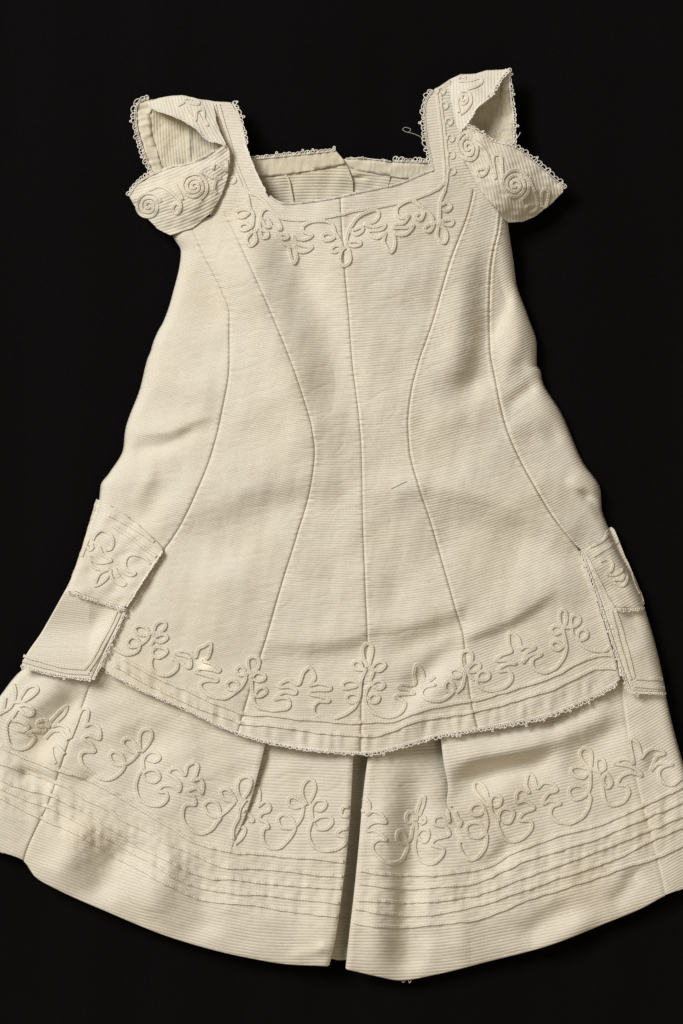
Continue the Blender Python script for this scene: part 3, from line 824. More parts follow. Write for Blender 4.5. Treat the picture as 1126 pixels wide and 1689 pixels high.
# neckline and strap edgings
lace('lace_edging', [(382, 169), (392, 190), (401, 225), (404, 240)], zT, ST['l'], out=-1, h=6.5, pitch=8, seed=30)
lace('lace_edging', [(404, 240), (409, 255), (418, 278), (428, 300), (437, 316)], zT, ST['l'], out=-1, h=2.2, pitch=5, seed=31, picot=False)
lace('lace_edging', [(716, 281), (711, 258), (705, 229), (702, 198), (703, 169), (715, 149)], zT, ST['r'], out=-1, h=8.5, pitch=8.5, seed=32)
lace('lace_edging', [(444, 325), (455, 332), (467, 337), (490, 336), (510, 334), (549, 328), (599, 317), (652, 306), (690, 291), (714, 281)], zT, P[2], out=-1, h=2.6, pitch=5, seed=33, picot=False, r=0.8)

# ------------------------------------------------------------------ skirt
def edge_l(ef, dep=1.6, w=2.0):
    return lambda x, y: -dep * np.exp(-(np.clip(x - ef(y), 0, 999) / w) ** 2)
def edge_r(ef, dep=1.6, w=2.0):
    return lambda x, y: -dep * np.exp(-(np.clip(ef(y) - x, 0, 999) / w) ** 2)
B_L = lambda y: EDGE_A(y) - 2 - 27 * liftfrac(y)
C_R = lambda y: EDGE_D(y) + 2 + 27 * liftfrac(y)
topS = fn([(-100, 1060), (100, 1050), (563, 1140), (1000, 1060), (1200, 1060)])
def rib_table(tab):
    xs = np.arange(-150, 1260, 2.0); m_ = fn(tab)(xs); cum = np.concatenate([[0], np.cumsum(0.5 * (m_[1:] + m_[:-1]) * 2.0)])
    cum = cum - np.interp(580, xs, cum)
    return lambda x, y: y - np.interp(x, xs, cum) + 1.6 * noise(x, y, 170, 71) + 0.4 * noise(x, y, 60, 72)
RIB_AB = rib_table([(-150, .36), (100, .35), (300, .27), (400, .16), (480, .05), (575, .0), (660, -.02), (740, -.09), (800, -.2), (950, -.25), (1100, -.32), (1260, -.34)])
rS = lambda m0, m1, xa, xb: rib_lin(m0, m1, xa, xb)
K = {}
K['o'] = panel('skirt_panel', SLs, SEAM_L, topS, HEM_S, 1040, 1450, rS(0.46, 0.56, 0, 120), z0, PS, AS, M_COT, dress, edge=edge_r(SEAM_L))
K['A'] = panel('skirt_panel', SEAM_L, EDGE_A, topS, HEM_S, 1040, 1600, RIB_AB, zA, PS, AS, M_COT, dress, edge=edge_l(SEAM_L), solid=None)
K['B'] = panel('skirt_panel', B_L, SLIT_L, topS, HEM_S, 1110, 1610, RIB_AB, zB, PS, AS, M_COT, dress, solid=None)
K['C'] = panel('skirt_panel', SLIT_R, C_R, topS, HEM_S, 1110, 1630, RIB_AB, zC, PS, AS, M_COT, dress, solid=None)
K['D'] = panel('skirt_panel', EDGE_D, SEAM_R, topS, HEM_S, 1040, 1620, RIB_AB, zD, PS, AS, M_COT, dress, edge=edge_r(SEAM_R), solid=None)
K['e'] = panel('skirt_panel', SEAM_R, SRs, topS, HEM_S, 1040, 1500, rS(-0.52, -0.6, 1040, 1140), z0, PS, AS, M_COT, dress, edge=edge_l(SEAM_R))
K['back'] = patch('skirt_back_panel', [(520, 1200), (660, 1200), (640, 1400), (615, 1575), (575, 1582), (530, 1582), (525, 1400)], 0, z_back, PS, 0.9, M_COT, dress)

# turned-under hem and pleat edges, so that the cloth shows its thickness
def hem_roll(par, pts, Zf, r=1.25):
    q, _ = resample(np.array(pts, float), 1.5)
    sweep('hem_fold', [q], Zf, M_COT, par, [(a * r, b_ * r) for a, b_ in RING], 1.5, None, -r * 0.9)
for k, xa, xb, f in (('A', 40, 371, zA), ('B', 371, 540, zB), ('C', 572, 775, zC), ('D', 775, 1096, zD)):
    xs = np.linspace(xa, xb, 60); hem_roll(K[k], np.stack([xs, HEM_S(xs)], -1), f)
for k, ef, ya, yb, f in (('A', EDGE_A, 1215, 1405, zA), ('D', EDGE_D, 1205, 1400, zD), ('B', SLIT_L, 1225, 1592, zB), ('C', SLIT_R, 1225, 1597, zC)):
    ys = np.linspace(ya, yb, 60); hem_roll(K[k], np.stack([ef(ys), ys], -1), f)

# ------------------------------------------------------------------ braid rows
ROWS_L = [
    [(0, 1231), (45, 1252), (93, 1270), (149, 1287), (224, 1330), (317, 1386), (374, 1404), (420, 1407), (480, 1412), (566, 1422)],
    [(-10, 1255), (34, 1270), (75, 1283), (112, 1300), (187, 1342), (280, 1392), (366, 1427), (420, 1432), (480, 1437), (564, 1444)],
    [(-20, 1275), (37, 1300), (90, 1314), (157, 1349), (239, 1400), (336, 1445), (380, 1450), (420, 1453), (480, 1459), (561, 1466)],
    [(-20, 1290), (48, 1321), (82, 1332), (149, 1367), (242, 1419), (317, 1460), (380, 1471), (430, 1476), (480, 1481), (558, 1489)],
    [(-20, 1304), (63, 1347), (123, 1373), (194, 1414), (242, 1440), (317, 1478), (380, 1488), (430, 1494), (480, 1502), (555, 1511)]]
ROWS_R = [
    [(595, 1436), (640, 1441), (680, 1443), (740, 1440), (802, 1429), (851, 1403), (927, 1376), (984, 1361), (1056, 1331), (1097, 1312), (1140, 1290)],
    [(593, 1457), (640, 1463), (680, 1465), (740, 1461), (795, 1452), (866, 1420), (984, 1381), (1067, 1347), (1140, 1316)],
    [(591, 1483), (640, 1487), (680, 1488), (740, 1482), (795, 1472), (878, 1441), (988, 1403), (1063, 1371), (1140, 1339)],
    [(586, 1498), (620, 1504), (680, 1509), (740, 1503), (795, 1491), (889, 1458), (965, 1433), (1041, 1403), (1071, 1387), (1140, 1358)],
    [(583, 1521), (620, 1527), (680, 1528), (740, 1522), (795, 1513), (863, 1487), (935, 1463), (1041, 1427), (1082, 1414), (1140, 1386)]]
def split_cord(name, pts, Zf, pieces, hw=2.9, hh=2.5):
    """one row of braid cut at the panel joins so that each piece belongs to its panel"""
    q, _ = resample(catmull(pts, 10), 1.0)
    q[:, 1] += 0.9 * noise(q[:, 0], q[:, 1], 46, 131) + 0.22 * noise(q[:, 0], q[:, 1], 15, 132)
    for par, f in pieces:
        m = f(q[:, 0], q[:, 1])
        if m.sum() > 6:
            cord(name, [q[m]], Zf, par, hw, hh, smooth=False)
inP = {'o': lambda x, y: x < SEAM_L(y), 'A': lambda x, y: (x >= SEAM_L(y) - 1) & (x < EDGE_A(y)), 'B': lambda x, y: (x >= EDGE_A(y) - 1) & (x < SLIT_L(y)),
       'C': lambda x, y: (x > SLIT_R(y)) & (x <= EDGE_D(y) + 1), 'D': lambda x, y: (x > EDGE_D(y)) & (x < SEAM_R(y) + 1), 'e': lambda x, y: x >= SEAM_R(y)}
for r_ in ROWS_L: split_cord('braid_row', r_, zS, [(K[k], inP[k]) for k in 'oAB'])
for r_ in ROWS_R: split_cord('braid_row', r_, zS, [(K[k], inP[k]) for k in 'CDe'])
for yy in (1425, 1447, 1472, 1494, 1516):
    cord('braid_row', [[(552, yy), (575, yy + 1), (605, yy + 2)]], z_back, K['back'], 2.6, 1.6)
HEMROW1 = [(205, 1086), (239, 1107), (278, 1125), (317, 1143), (356, 1159), (398, 1177), (447, 1179), (496, 1186), (540, 1189), (589, 1192), (648, 1188), (680, 1175), (733, 1162), (783, 1154), (831, 1140), (891, 1122), (927, 1107), (962, 1089), (989, 1081), (1010, 1081)]
HEMROW2 = [(190, 1098), (239, 1125), (278, 1145), (317, 1162), (356, 1178), (398, 1191), (437, 1195), (500, 1204), (560, 1211), (610, 1213), (640, 1207), (686, 1190), (735, 1182), (785, 1173), (831, 1161), (880, 1147), (905, 1139), (944, 1120), (971, 1106), (990, 1101), (1015, 1103)]
inT = {1: lambda x, y: x < SEAM_B(y), 2: lambda x, y: (x >= SEAM_B(y)) & (x < SEAM_C(y)), 3: lambda x, y: (x >= SEAM_C(y)) & (x < SEAM_D(y)), 4: lambda x, y: x >= SEAM_D(y)}
for r_ in (HEMROW1, HEMROW2): split_cord('braid_row', r_, zT, [(P[k], inT[k]) for k in (1, 2, 3, 4)])
# lace of the tunic hem
for k, sd in ((1, 41), (2, 42), (3, 43), (4, 44)):
    xs = {1: (176, 388), 2: (388, 595), 3: (595, 790), 4: (790, 1016)}[k]
    xx = np.linspace(xs[0], xs[1], 14)
    lace('lace_edging', [(float(a), float(HEM_T(a)) - 1) for a in xx], zT, P[k], out=1, h=[5, 5.5, 7, 8][k - 1], pitch=6.5, seed=sd, r=0.85, picot=k > 2)

# ------------------------------------------------------------------ cord motifs, tunic hem
def motif(crop, paths, Zf, parent, hw=3.0, hh=2.3):
    return cord('cord_motif', [C_(crop, p) for p in paths], Zf, parent, hw, hh)
motif(K2, [
    [(5, 190), (20, 270), (80, 330), (160, 355), (230, 330), (258, 270), (230, 222), (185, 212), (148, 250), (175, 290), (230, 285), (290, 250), (332, 190), (310, 130), (250, 112), (215, 140), (240, 178), (300, 190), (345, 180)],
    [(345, 180), (390, 175), (450, 150), (478, 100), (440, 72), (395, 100), (372, 160), (372, 205)],
    [(375, 230), (440, 250), (485, 218), (460, 185), (400, 200), (362, 250), (348, 285)],
    [(350, 300), (400, 290), (470, 305), (482, 340), (420, 380), (370, 368), (362, 325), (390, 300)],
    [(368, 370), (352, 420), (362, 480), (420, 525), (490, 530), (560, 490), (575, 430), (540, 388)]], zT, P[1])
motif(K2, [[(532, 392), (600, 420), (660, 465), (685, 458), (685, 400), (650, 370), (560, 348), (610, 325), (690, 345), (728, 378), (750, 310), (800, 285), (852, 260), (855, 320), (830, 385), (782, 405), (850, 430), (928, 480), (912, 500), (850, 480), (770, 475), (728, 502), (800, 525), (908, 560), (900, 580), (840, 575), (782, 590), (772, 630), (810, 680), (880, 715), (960, 725), (1040, 695), (1105, 630)]], zT, P[1])
motif(K3, [
    [(340, 475), (400, 420), (432, 370), (436, 325)],
    [(372, 450), (300, 445), (280, 395), (320, 367), (368, 400), (362, 455)],
    [(430, 322), (372, 320), (356, 275), (390, 252), (424, 285), (432, 335)],
    [(432, 330), (455, 308), (520, 285), (545, 240), (540, 190), (490, 170), (455, 200), (460, 265), (482, 330)]], zT, P[1])
motif(K3, [
    [(482, 345), (530, 302), (590, 322), (590, 360), (540, 375), (490, 358)],
    [(505, 500), (560, 505), (610, 460), (580, 427), (532, 450), (508, 500)],
    [(470, 340), (485, 400), (490, 480), (510, 560), (560, 605), (650, 620), (760, 615), (805, 580), (790, 525), (740, 515), (680, 530), (705, 500), (760, 470), (850, 482), (855, 450), (800, 425), (718, 425), (740, 390), (800, 370), (880, 402), (920, 310), (972, 250)]], zT, P[2])
motif(K1, [
    [(90, 250), (130, 290), (148, 350), (105, 408), (180, 395), (270, 415), (282, 440), (230, 452), (130, 455), (105, 482), (170, 500), (262, 525), (255, 547), (180, 550), (140, 590), (150, 650), (220, 685), (330, 685), (430, 640), (500, 570), (530, 480), (535, 400), (562, 320), (580, 270)],
    [(590, 262), (560, 180), (555, 95), (592, 58), (630, 85), (628, 160), (605, 250)],
    [(580, 275), (545, 280), (490, 272), (466, 240), (490, 208), (530, 218), (550, 265)],
    [(520, 500), (480, 482), (428, 490), (415, 530), (450, 555), (500, 545), (518, 510)],
    [(525, 402), (470, 372), (400, 382), (382, 415), (410, 438), (480, 425), (525, 398)]], zT, P[2])
motif(K1, [
    [(610, 262), (640, 275), (700, 288), (740, 245), (715, 212), (660, 225), (628, 265)],
    [(605, 255), (638, 295), (616, 360), (632, 405), (690, 446), (735, 410), (700, 372), (640, 390), (590, 440), (570, 520), (590, 590), (660, 650), (740, 675), (830, 672), (890, 620), (908, 560), (855, 522), (822, 508), (880, 485), (985, 480), (930, 446), (850, 430), (885, 408), (990, 400), (985, 310), (1005, 238), (1055, 290), (1065, 360), (1045, 395)],
    [(590, 525), (640, 482), (690, 510), (670, 550), (620, 550), (592, 515)]], zT, P[3])
motif(K4, [
    [(78, 550), (115, 512), (200, 490), (140, 530), (70, 590), (130, 552), (212, 560), (130, 575), (88, 622), (110, 680), (200, 708), (290, 695), (360, 645), (395, 595)],
    [(400, 600), (372, 545), (330, 522), (298, 560), (310, 610), (360, 628)],
    [(405, 630), (460, 580), (480, 500), (485, 440)],
    [(470, 442), (410, 412), (352, 440), (370, 488), (430, 490), (472, 452)],
    [(482, 440), (450, 360), (455, 275), (500, 242), (550, 270), (550, 340), (495, 400), (470, 450)]], zT, P[3])
motif(K4, [
    [(510, 430), (560, 440), (620, 412), (620, 362), (570, 360), (520, 400), (500, 450)],
    [(505, 450), (560, 500), (640, 520), (700, 500), (710, 452), (660, 432), (612, 460), (600, 520), (605, 565), (660, 600), (750, 615), (840, 590), (910, 530), (922, 470), (880, 428), (800, 435), (832, 390), (900, 362), (965, 365), (880, 332), (780, 335), (830, 282), (918, 250), (895, 180), (900, 75), (978, 120), (1000, 180), (1005, 230), (1050, 205), (1115, 215)]], zT, P[4])
motif(K5, [
    [(210, 455), (262, 425), (350, 440), (282, 480), (232, 580), (290, 520), (360, 495), (412, 500), (342, 540), (320, 600), (360, 650), (440, 670), (530, 640), (600, 560), (640, 470), (630, 370), (612, 270), (640, 200), (640, 115), (610, 87), (577, 120), (580, 190), (612, 255)],
    [(600, 290), (540, 315), (497, 280), (520, 242), (570, 242), (610, 272)],
    [(625, 420), (560, 460), (502, 430), (512, 390), (560, 382), (610, 420)],
    [(625, 252), (690, 250), (760, 210), (760, 155), (710, 142), (682, 180), (690, 250), (702, 320), (750, 370), (820, 350), (832, 292), (790, 267), (752, 300), (748, 370), (780, 410), (850, 450), (940, 475), (1010, 465), (1050, 430)]], zT, P[4])

# ------------------------------------------------------------------ cord motifs, skirt
motif(M4, [
    [(235, 440), (252, 370), (330, 262), (430, 232), (460, 290), (400, 360), (270, 430), (170, 440), (120, 500), (-20, 590)],
    [(170, 430), (185, 330), (165, 215)], [(20, 560), (45, 470), (60, 380)],
    [(230, 482), (310, 470), (400, 520), (390, 590), (310, 592), (245, 525), (210, 535), (150, 620), (82, 720), (82, 850), (130, 970), (240, 1018), (360, 980), (420, 900), (400, 855), (332, 832), (420, 792), (530, 805), (552, 750), (460, 722), (480, 670), (570, 660), (602, 740), (640, 650), (820, 482), (780, 600), (640, 732)],
    [(150, 655), (250, 680), (350, 740), (300, 790), (225, 780)],
    [(640, 735), (740, 715), (830, 770), (860, 890)],
    [(560, 890), (640, 800), (740, 790), (800, 850), (835, 900)],
    [(795, 1080), (720, 990), (645, 985), (642, 1080), (680, 1190)]], zS, K['o'])
motif(K6, [
    [(128, 280), (180, 140), (220, 48), (265, 52), (265, 120), (245, 185), (290, 165), (355, 200), (365, 280), (330, 280), (270, 257), (225, 282), (280, 315), (322, 388), (240, 390), (207, 430), (225, 500), (290, 555), (360, 605), (440, 615), (520, 570), (562, 500), (540, 420), (480, 388), (442, 420), (470, 480), (540, 500), (620, 460), (675, 400)],
    [(675, 400), (600, 382), (547, 320), (580, 282), (640, 310), (682, 392)],
    [(692, 398), (682, 290), (710, 217), (770, 217), (780, 280), (740, 350), (700, 395)],
    [(715, 530), (717, 450), (760, 397), (820, 397), (848, 440), (800, 473), (742, 455)],
    [(705, 560), (750, 537), (820, 545), (845, 600), (800, 638), (732, 610), (710, 562)],
    [(715, 525), (672, 590), (652, 680), (682, 770), (760, 820), (850, 825), (905, 780), (900, 722), (832, 706), (880, 662), (960, 672), (1000, 712), (1012, 650), (970, 600), (920, 572), (940, 532), (1000, 530), (1048, 580), (1072, 510), (1126, 476)]], zS, K['A'])
motif(K7, [
    [(330, 92), (370, 130), (350, 220), (322, 265), (390, 252), (420, 310), (408, 382), (360, 342), (290, 357), (262, 372), (330, 420), (340, 488), (270, 490), (232, 550), (240, 640), (300, 720), (400, 760), (490, 730), (550, 650), (582, 590), (550, 490), (480, 457), (432, 500), (470, 580), (560, 600), (650, 540), (715, 465)],
    [(705, 462), (620, 440), (582, 372), (630, 342), (690, 390), (722, 462)],
    [(770, 450), (737, 350), (760, 252), (830, 232), (868, 270), (840, 370), (790, 440), (755, 480), (740, 560)],
    [(820, 440), (765, 520), (745, 620), (705, 700), (695, 815)]], zS, K['A'])
motif(K7, [[(715, 850), (780, 800), (808, 722), (772, 692)], [(800, 545), (850, 590), (885, 640), (840, 640)]], zS, K['B'])
motif(K8, [
    [(30, 350), (45, 270), (75, 217), (100, 260), (95, 350), (90, 390), (150, 347), (195, 390), (185, 435), (120, 462), (102, 512), (160, 540), (175, 590), (137, 600), (127, 680), (152, 750), (210, 785), (300, 770), (380, 690), (430, 580), (390, 502), (320, 467), (272, 510), (300, 580), (370, 600), (440, 570), (490, 490), (505, 400)],
    [(515, 388), (420, 405), (367, 370), (380, 312), (450, 322), (530, 382)],
    [(540, 382), (497, 280), (512, 182), (570, 142), (615, 182), (610, 260), (562, 360)],
    [(592, 520), (582, 420), (620, 342), (690, 337), (718, 380), (670, 430), (605, 420)],
    [(600, 535), (660, 492), (750, 492), (775, 540), (720, 600), (640, 605), (607, 562)],
    [(598, 505), (562, 590), (557, 680), (600, 760), (690, 805), (790, 800), (880, 750), (908, 682), (822, 656), (850, 612), (925, 592), (935, 540), (925, 492), (862, 476), (880, 402), (945, 397)]], zS, K['B'])
motif(K8, [[(985, 420), (1010, 400), (1035, 402)], [(985, 560), (1010, 640), (1030, 640)], [(940, 780), (980, 770), (1015, 735)]], z_back, K['back'], 2.6, 1.8)
motif(M1, [
    [(70, 310), (64, 235), (84, 190), (120, 230), (120, 282), (102, 327), (150, 297), (220, 320), (258, 390), (190, 387), (120, 412), (102, 460), (160, 457), (230, 500), (265, 540), (200, 537), (152, 572), (160, 640), (230, 710), (320, 738), (400, 700), (440, 620), (445, 565), (410, 472), (362, 470), (357, 540), (410, 570), (470, 530), (490, 430), (505, 385)],
    [(505, 372), (450, 395), (432, 350), (452, 307), (490, 312), (512, 372)],
    [(522, 380), (527, 290), (560, 192), (590, 172), (576, 250), (542, 340)],
    [(545, 400), (575, 342), (590, 382), (557, 405)],
    [(520, 385), (520, 480), (507, 580), (522, 680), (600, 738), (680, 728), (738, 670), (745, 612), (652, 582), (690, 527), (795, 502), (770, 432), (672, 410), (682, 352), (740, 337), (795, 385), (790, 310), (806, 250)],
    [(520, 505), (560, 452), (620, 462), (610, 540), (560, 553), (532, 512)]], zS, K['C'])
motif(M2, [
    [(62, 500), (85, 560), (112, 600), (80, 660), (85, 700), (115, 770), (95, 785), (112, 860), (170, 938), (240, 940), (310, 880), (350, 780), (345, 700), (290, 612), (210, 602), (162, 650), (190, 720), (270, 743), (330, 700), (352, 620), (345, 520), (310, 442), (240, 432), (197, 480), (230, 528), (290, 525), (335, 475)],
    [(372, 442), (310, 390), (240, 300), (242, 237), (290, 232), (340, 290), (365, 380), (370, 450)],
    [(392, 455), (387, 390), (430, 347), (485, 372), (470, 440), (420, 460)],
    [(470, 590), (462, 530), (500, 472), (580, 480), (603, 530), (560, 600), (500, 600)],
    [(380, 435), (402, 510), (450, 570), (462, 650), (520, 750), (610, 775), (710, 730), (768, 650), (750, 582), (657, 582), (690, 512), (790, 472), (750, 420), (700, 397), (632, 415), (632, 332), (680, 292), (740, 320), (717, 240), (742, 152), (790, 180), (820, 280), (880, 232), (960, 242), (1003, 300), (920, 332), (872, 420), (940, 402), (1035, 420), (962, 460), (947, 530), (1000, 588), (1090, 612), (1130, 612)]], zS, K['D'])
motif(M3, [
    [(125, 775), (200, 785), (290, 745), (350, 660), (362, 560), (290, 482), (210, 492), (192, 540), (230, 590), (310, 570), (360, 510), (367, 420), (362, 350)],
    [(362, 350), (310, 408), (240, 400), (207, 350), (250, 322), (320, 332), (370, 342)],
    [(372, 345), (300, 270), (282, 202), (320, 167), (370, 200), (377, 280), (372, 352)],
    [(378, 340), (440, 365), (485, 330), (470, 262), (420, 262), (412, 310), (440, 390), (470, 450), (510, 498), (540, 450), (510, 382), (480, 392), (465, 450), (470, 530), (502, 620), (560, 640), (640, 610), (683, 540), (660, 482), (592, 466), (622, 402), (700, 372), (785, 395), (740, 342), (660, 310), (562, 296), (620, 262), (690, 262), (722, 295), (702, 190), (692, 97), (750, 122), (778, 200), (785, 248), (830, 197), (900, 172), (975, 210), (912, 242), (867, 350), (930, 292), (1045, 305), (960, 322), (927, 380), (960, 450), (1040, 468), (1110, 420)]], zS, K['D'])

# ------------------------------------------------------------------ cord motifs, neckline
NB = C_(NK, [(160, 240), (220, 270), (290, 340), (340, 370), (450, 370), (600, 345), (750, 315), (850, 295), (950, 270), (1030, 235), (1080, 205)])
split_cord('braid_row', NB, zT, [(P[k], inT[k]) for k in (2, 3)], hw=2.6, hh=1.8)
motif(M5, [
    [(180, 0), (215, 80), (236, 185), (268, 250), (262, 340), (240, 378)],
    [(240, 212), (170, 197), (107, 225), (130, 270), (190, 263), (240, 218)],
    [(250, 370), (200, 327), (142, 340), (150, 383), (210, 385), (255, 350)],
    [(312, 385), (245, 420), (202, 480), (240, 538), (290, 500), (285, 430), (268, 390)],
    [(320, 395), (352, 460), (400, 450), (393, 402), (330, 380), (325, 300), (350, 222), (400, 192), (450, 230), (510, 330), (520, 380), (480, 372), (445, 350)],
    [(335, 280), (380, 350), (432, 352), (402, 290), (375, 280)],
    [(450, 350), (500, 420), (572, 430), (588, 460), (540, 470), (480, 432), (540, 510), (592, 540), (610, 620), (640, 698), (673, 640), (640, 560), (605, 535)]], zT, P[2])
motif(M5, [
    [(640, 545), (700, 590), (770, 580), (812, 546), (750, 540), (670, 512), (640, 445), (680, 470), (760, 475), (813, 440), (770, 422), (732, 400), (732, 352), (810, 312), (920, 307), (1000, 340), (1030, 420), (1078, 500), (1092, 560)],
    [(1030, 440), (960, 417), (907, 445), (930, 483), (990, 480), (1030, 445)],
    [(1090, 532), (1030, 532), (987, 570), (1002, 598), (1060, 580), (1095, 545)]], zT, P[2])
motif(M6, [
    [(118, 505), (67, 570), (57, 650), (95, 688), (145, 640), (135, 550), (95, 500)],
    [(108, 510), (120, 430), (150, 342), (210, 262), (300, 212), (380, 197), (398, 250), (360, 293), (282, 322), (350, 342), (453, 322), (430, 363), (312, 382), (322, 420), (390, 440), (458, 402), (442, 480), (508, 568), (545, 490), (530, 402)],
    [(112, 500), (160, 472), (230, 472), (230, 500), (170, 518), (122, 492)],
    [(142, 382), (190, 362), (253, 342), (253, 380), (200, 408), (142, 382)]], zT, P[3])
motif(M6, [
    [(530, 392), (580, 415), (650, 403), (703, 332), (640, 350), (532, 350), (545, 322), (620, 308), (663, 242), (610, 265), (562, 240), (562, 172), (640, 122), (720, 117), (780, 172), (798, 220), (770, 283), (722, 260), (757, 222)],
    [(700, 116), (800, 182), (868, 250), (880, 330), (850, 383), (807, 370), (830, 332), (875, 315)],
    [(890, 300), (980, 360), (1003, 440), (970, 488), (922, 440), (917, 370), (942, 305), (1000, 280), (1050, 290), (1040, 328), (985, 320), (942, 290), (937, 200), (942, 110), (985, 15)],
    [(947, 152), (1000, 127), (1038, 165), (1000, 203), (957, 180)]], zT, P[3])
# straps
def circle(cx, cy, r, a0=0.0, turns=0.85):
    return [(cx + r * math.cos(a0 + t), cy + r * math.sin(a0 + t)) for t in np.linspace(0, turns * 2 * math.pi, 10)]
cord('cord_motif', [C_(S2, [(222, 880), (222, 820), (213, 700), (195, 500), (178, 350), (165, 265)]), C_(S2, [(200, 1000), (232, 900), (243, 800), (240, 690), (222, 540), (205, 400), (190, 260)])], zT, ST['r'], 2.1, 1.7)
for a, b_ in [(200, 250), (218, 350), (252, 460), (262, 575), (267, 690), (272, 800)]:
    cord('cord_curl', [C_(S2, circle(a, b_, 24, 2.6))], zT, ST['r'], 1.9, 1.6)
cord('cord_motif', [C_(S1, [(800, 150), (830, 260), (880, 420), (930, 590), (985, 740), (1030, 830)]), C_(S1, [(770, 150), (800, 270), (860, 450), (920, 640), (985, 800), (1018, 900)])], zT, ST['l'], 2.1, 1.7)
for a, b_ in [(738, 182), (778, 312), (905, 735)]:
    cord('cord_curl', [C_(S1, circle(a, b_, 26, 3.4))], zT, ST['l'], 1.9, 1.6)
# sleeves
cord('cord_motif', [C_(S1, p) for p in [
    spiral(608, 785, 8, 108, 3.1, 0.5, 1.03),
    spiral(255, 938, 8, 102, 2.9, 0.3, 1.05),
    [(235, 825), (340, 785), (430, 830), (500, 905), (502, 970), (470, 998), (442, 960), (468, 920), (500, 932)],
    [(462, 770), (500, 840), (518, 885)], [(752, 655), (770, 607), (810, 622), (858, 662), (862, 580)], [(822, 715), (780, 740), (762, 800), (782, 840)], [(620, 665), (700, 690), (760, 720), (805, 720)]]], z_sl_l, sleeve_l, 2.6, 2.3)
cord('cord_motif', [C_(S1, p) for p in [[(480, 165), (530, 132), (550, 102), (640, 122), (638, 150), (580, 142), (540, 120)], [(622, 270), (632, 202), (680, 192), (690, 260), (718, 310), (682, 290), (642, 222)], [(560, 200), (600, 260), (625, 275)]]], z_cap_l, sleeve_l, 2.2, 2.0)
cord('cord_motif', [C_(S2, p) for p in [
    spiral(385, 640, 8, 80, 2.6, 1.0, 1.3, -0.3),
    spiral(703, 895, 8, 106, 3.1, 0.5, 1.08),
    [(352, 572), (430, 592), (508, 680), (520, 780), (470, 838), (442, 800), (490, 782), (518, 800)],
    [(520, 690), (560, 832), (572, 838), (556, 720), (575, 692), (610, 702), (617, 800), (630, 900), (650, 960)],
    [(800, 840), (848, 960), (858, 1050), (800, 1088), (782, 1050), (835, 1030)], [(890, 1052), (890, 960), (915, 922), (938, 960), (920, 1040), (892, 1055)]]], z_sl_r, sleeve_r, 2.6, 2.3)
cord('cord_motif', [C_(S2, p) for p in [spiral(350, 300, 8, 30, 1.2, 0.5, 1.4, .2), [(320, 400), (312, 320), (340, 255), (390, 260), (405, 320), (370, 380), (330, 410)], [(370, 238), (450, 212), (480, 180), (460, 160), (400, 178), (320, 180), (325, 150), (370, 160)]]], z_cap_r, sleeve_r, 2.3, 2.0)

# ------------------------------------------------------------------ pocket flaps
zq_l = lambda x, y: zP0(x, y) + 5.5 + 0.8 * noise(x, y, 30, 121) - 3.0 * np.exp(-(np.clip(x - SL(y), 0, 99) / 5) ** 2)
flap_l = patch('pocket_flap', [(159, 823), (180, 834), (205, 848), (235, 872), (268, 903), (266, 912), (236, 955), (206, 1001), (170, 992), (112, 971), (118, 950), (132, 912), (146, 866), (153, 842)], 24, zq_l, 4.6, 0.8, M_COT, dress)
cord('braid_row', [C_(M7, [(500, 180), (650, 260), (800, 350), (960, 455)]), C_(M7, [(530, 290), (700, 400), (850, 520), (980, 612)])], zq_l, flap_l, 2.9, 2.5)
cord('cord_motif', [C_(M7, p) for p in [
    [(330, 440), (360, 382), (420, 342), (500, 370), (543, 450), (520, 530), (462, 550)], [(395, 505), (440, 600), (520, 650), (430, 680), (330, 655), (302, 615), (302, 670), (350, 730), (430, 745), (490, 740)],
    [(500, 740), (400, 790), (352, 912), (440, 870), (508, 780), (512, 740)], [(510, 770), (540, 860), (620, 908), (668, 890), (620, 840), (572, 760), (572, 702), (630, 760), (720, 808), (768, 780), (700, 760), (662, 710), (672, 640), (730, 592), (810, 602), (880, 640), (918, 690)],
    [(305, 290), (312, 380), (262, 480), (215, 610)], [(320, 480), (330, 520), (292, 548), (272, 500)]]], zq_l, flap_l, 2.6, 2.1)
lace('lace_edging', [(112, 971), (140, 982), (170, 992), (205, 1002)], zq_l, flap_l, out=1, h=6, pitch=7, seed=51)
lace('lace_edging', [(267, 908), (236, 955), (207, 1001)], zq_l, flap_l, out=-1, h=2.6, pitch=6, seed=52, picot=False)
zq_r = lambda x, y: zP5(x, y) + 5.5 + 0.8 * noise(x, y, 30, 123) - 3.0 * np.exp(-(np.clip(SR(y) - x, 0, 99) / 5) ** 2)
flap_r = patch('pocket_flap', C_(M8, [(92, 275), (130, 238), (240, 185), (300, 90), (330, 50), (362, 62), (410, 180), (470, 330), (560, 530), (648, 740), (656, 812), (520, 828), (378, 822), (300, 700), (200, 500), (112, 330)]), -30, zq_r, 4.6, 0.85, M_COT, dress)
cord('braid_row', [C_(M8, [(165, 335), (290, 262), (405, 190)]), C_(M8, [(130, 250), (250, 190), (320, 120)])], zq_r, flap_r, 2.2, 1.6)
cord('cord_motif', [C_(M8, p) for p in [[(230, 385), (290, 362), (350, 400), (342, 470), (292, 500), (370, 513), (440, 480), (430, 442)], [(360, 560), (440, 558), (470, 500)], [(370, 592), (450, 618), (493, 560), (490, 512)], [(530, 500), (560, 600), (605, 690)]]], zq_r, flap_r, 2.5, 2.0)
lace('lace_edging', C_(M8, [(378, 826), (520, 832), (656, 815)]), zq_r, flap_r, out=1, h=6.5, pitch=7.5, seed=53)
lace('lace_edging', C_(M8, [(112, 330), (200, 500), (300, 700), (378, 822)]), zq_r, flap_r, out=1, h=3, pitch=6, seed=54, picot=False)

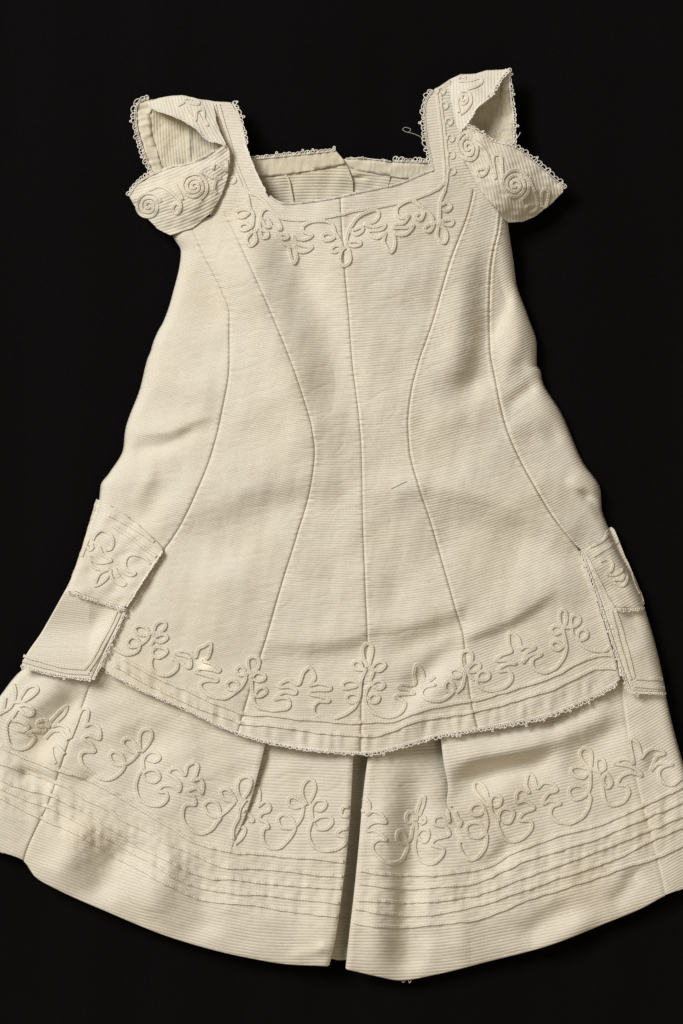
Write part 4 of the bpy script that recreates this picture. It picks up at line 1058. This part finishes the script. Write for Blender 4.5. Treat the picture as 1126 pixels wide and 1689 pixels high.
# side vents: braid and lace
cord('braid_row', [[(200, 1006), (190, 1028), (172, 1062), (160, 1086), (146, 1106)], [(193, 1004), (183, 1028), (165, 1062), (153, 1086), (140, 1102)]], zP0, P[0], 2.6, 2.0)
cord('braid_row', [[(38, 1082), (80, 1094), (110, 1101), (140, 1103)], [(37, 1090), (80, 1102), (112, 1109), (146, 1111)]], zP0, P[0], 2.6, 2.0)
lace('lace_edging', [(205, 1003), (196, 1025), (178, 1062), (166, 1088), (151, 1120)], zP0, P[0], out=-1, h=5, pitch=7, seed=61)
lace('lace_edging', [(35, 1096), (90, 1110), (150, 1118)], zP0, P[0], out=1, h=5.5, pitch=7, seed=62)
cord('braid_row', [C_(M8, [(380, 860), (425, 1000), (470, 1150), (520, 1330), (562, 1500)]), C_(M8, [(335, 860), (375, 1000), (420, 1180), (470, 1350), (525, 1520)])], zP5, P[5], 2.3, 1.8)
cord('braid_row', [C_(M8, [(575, 1508), (700, 1515), (830, 1515)]), C_(M8, [(560, 1580), (700, 1592), (850, 1600)])], zP5, P[5], 2.5, 1.9)
cord('braid_row', [[(957, 918), (971, 955), (986, 1003), (1001, 1052), (1012, 1086)]], zT, P[4], 2.6, 1.9)
lace('lace_edging', [(960, 908), (973, 942), (991, 992), (1009, 1047), (1027, 1102), (1041, 1140)], zP5, P[5], out=1, h=5, pitch=7, seed=63)
lace('lace_edging', [(1041, 1140), (1070, 1141), (1099, 1142)], zP5, P[5], out=1, h=5, pitch=7, seed=64)
lace('lace_edging', [(959, 912), (974, 950), (989, 1000), (1005, 1050), (1017, 1085), (1022, 1115)], zT, P[4], out=-1, h=5, pitch=7, seed=65)

# loose ends
thread('loose_thread', [np.column_stack([catmull([(703, 234), (694, 226), (680, 220), (671, 218), (664, 214), (668, 210), (677, 213), (674, 218)], 10), np.zeros(71)])], lambda x, y: 6 + 0 * x, ST['r'], r=0.28)
thread('loose_thread', [catmull([(660, 1612), (664, 1620), (668, 1618)], 8), catmull([(672, 1612), (675, 1621), (678, 1617)], 8)], lambda x, y: 5 + 0 * x, K['C'], r=0.6)
thread('loose_thread', [catmull([(846, 236), (851, 229), (855, 224), (858, 218)], 8)], lambda x, y: 8 + 0 * x, sleeve_r, r=0.6)
h = thread('hair', [catmull([(645, 806), (652, 803), (658, 800), (664, 797), (672, 794)], 8)], lambda x, y: zT(x, y) + 0.8, None, r=0.3, mat=M_HAIR)
h['label'] = 'short fine dark hair lying on the dress front at waist height'
h['category'] = 'hair'
print('tris', sum(len(o.data.polygons) * 2 for o in bpy.data.objects if o.type == 'MESH'))
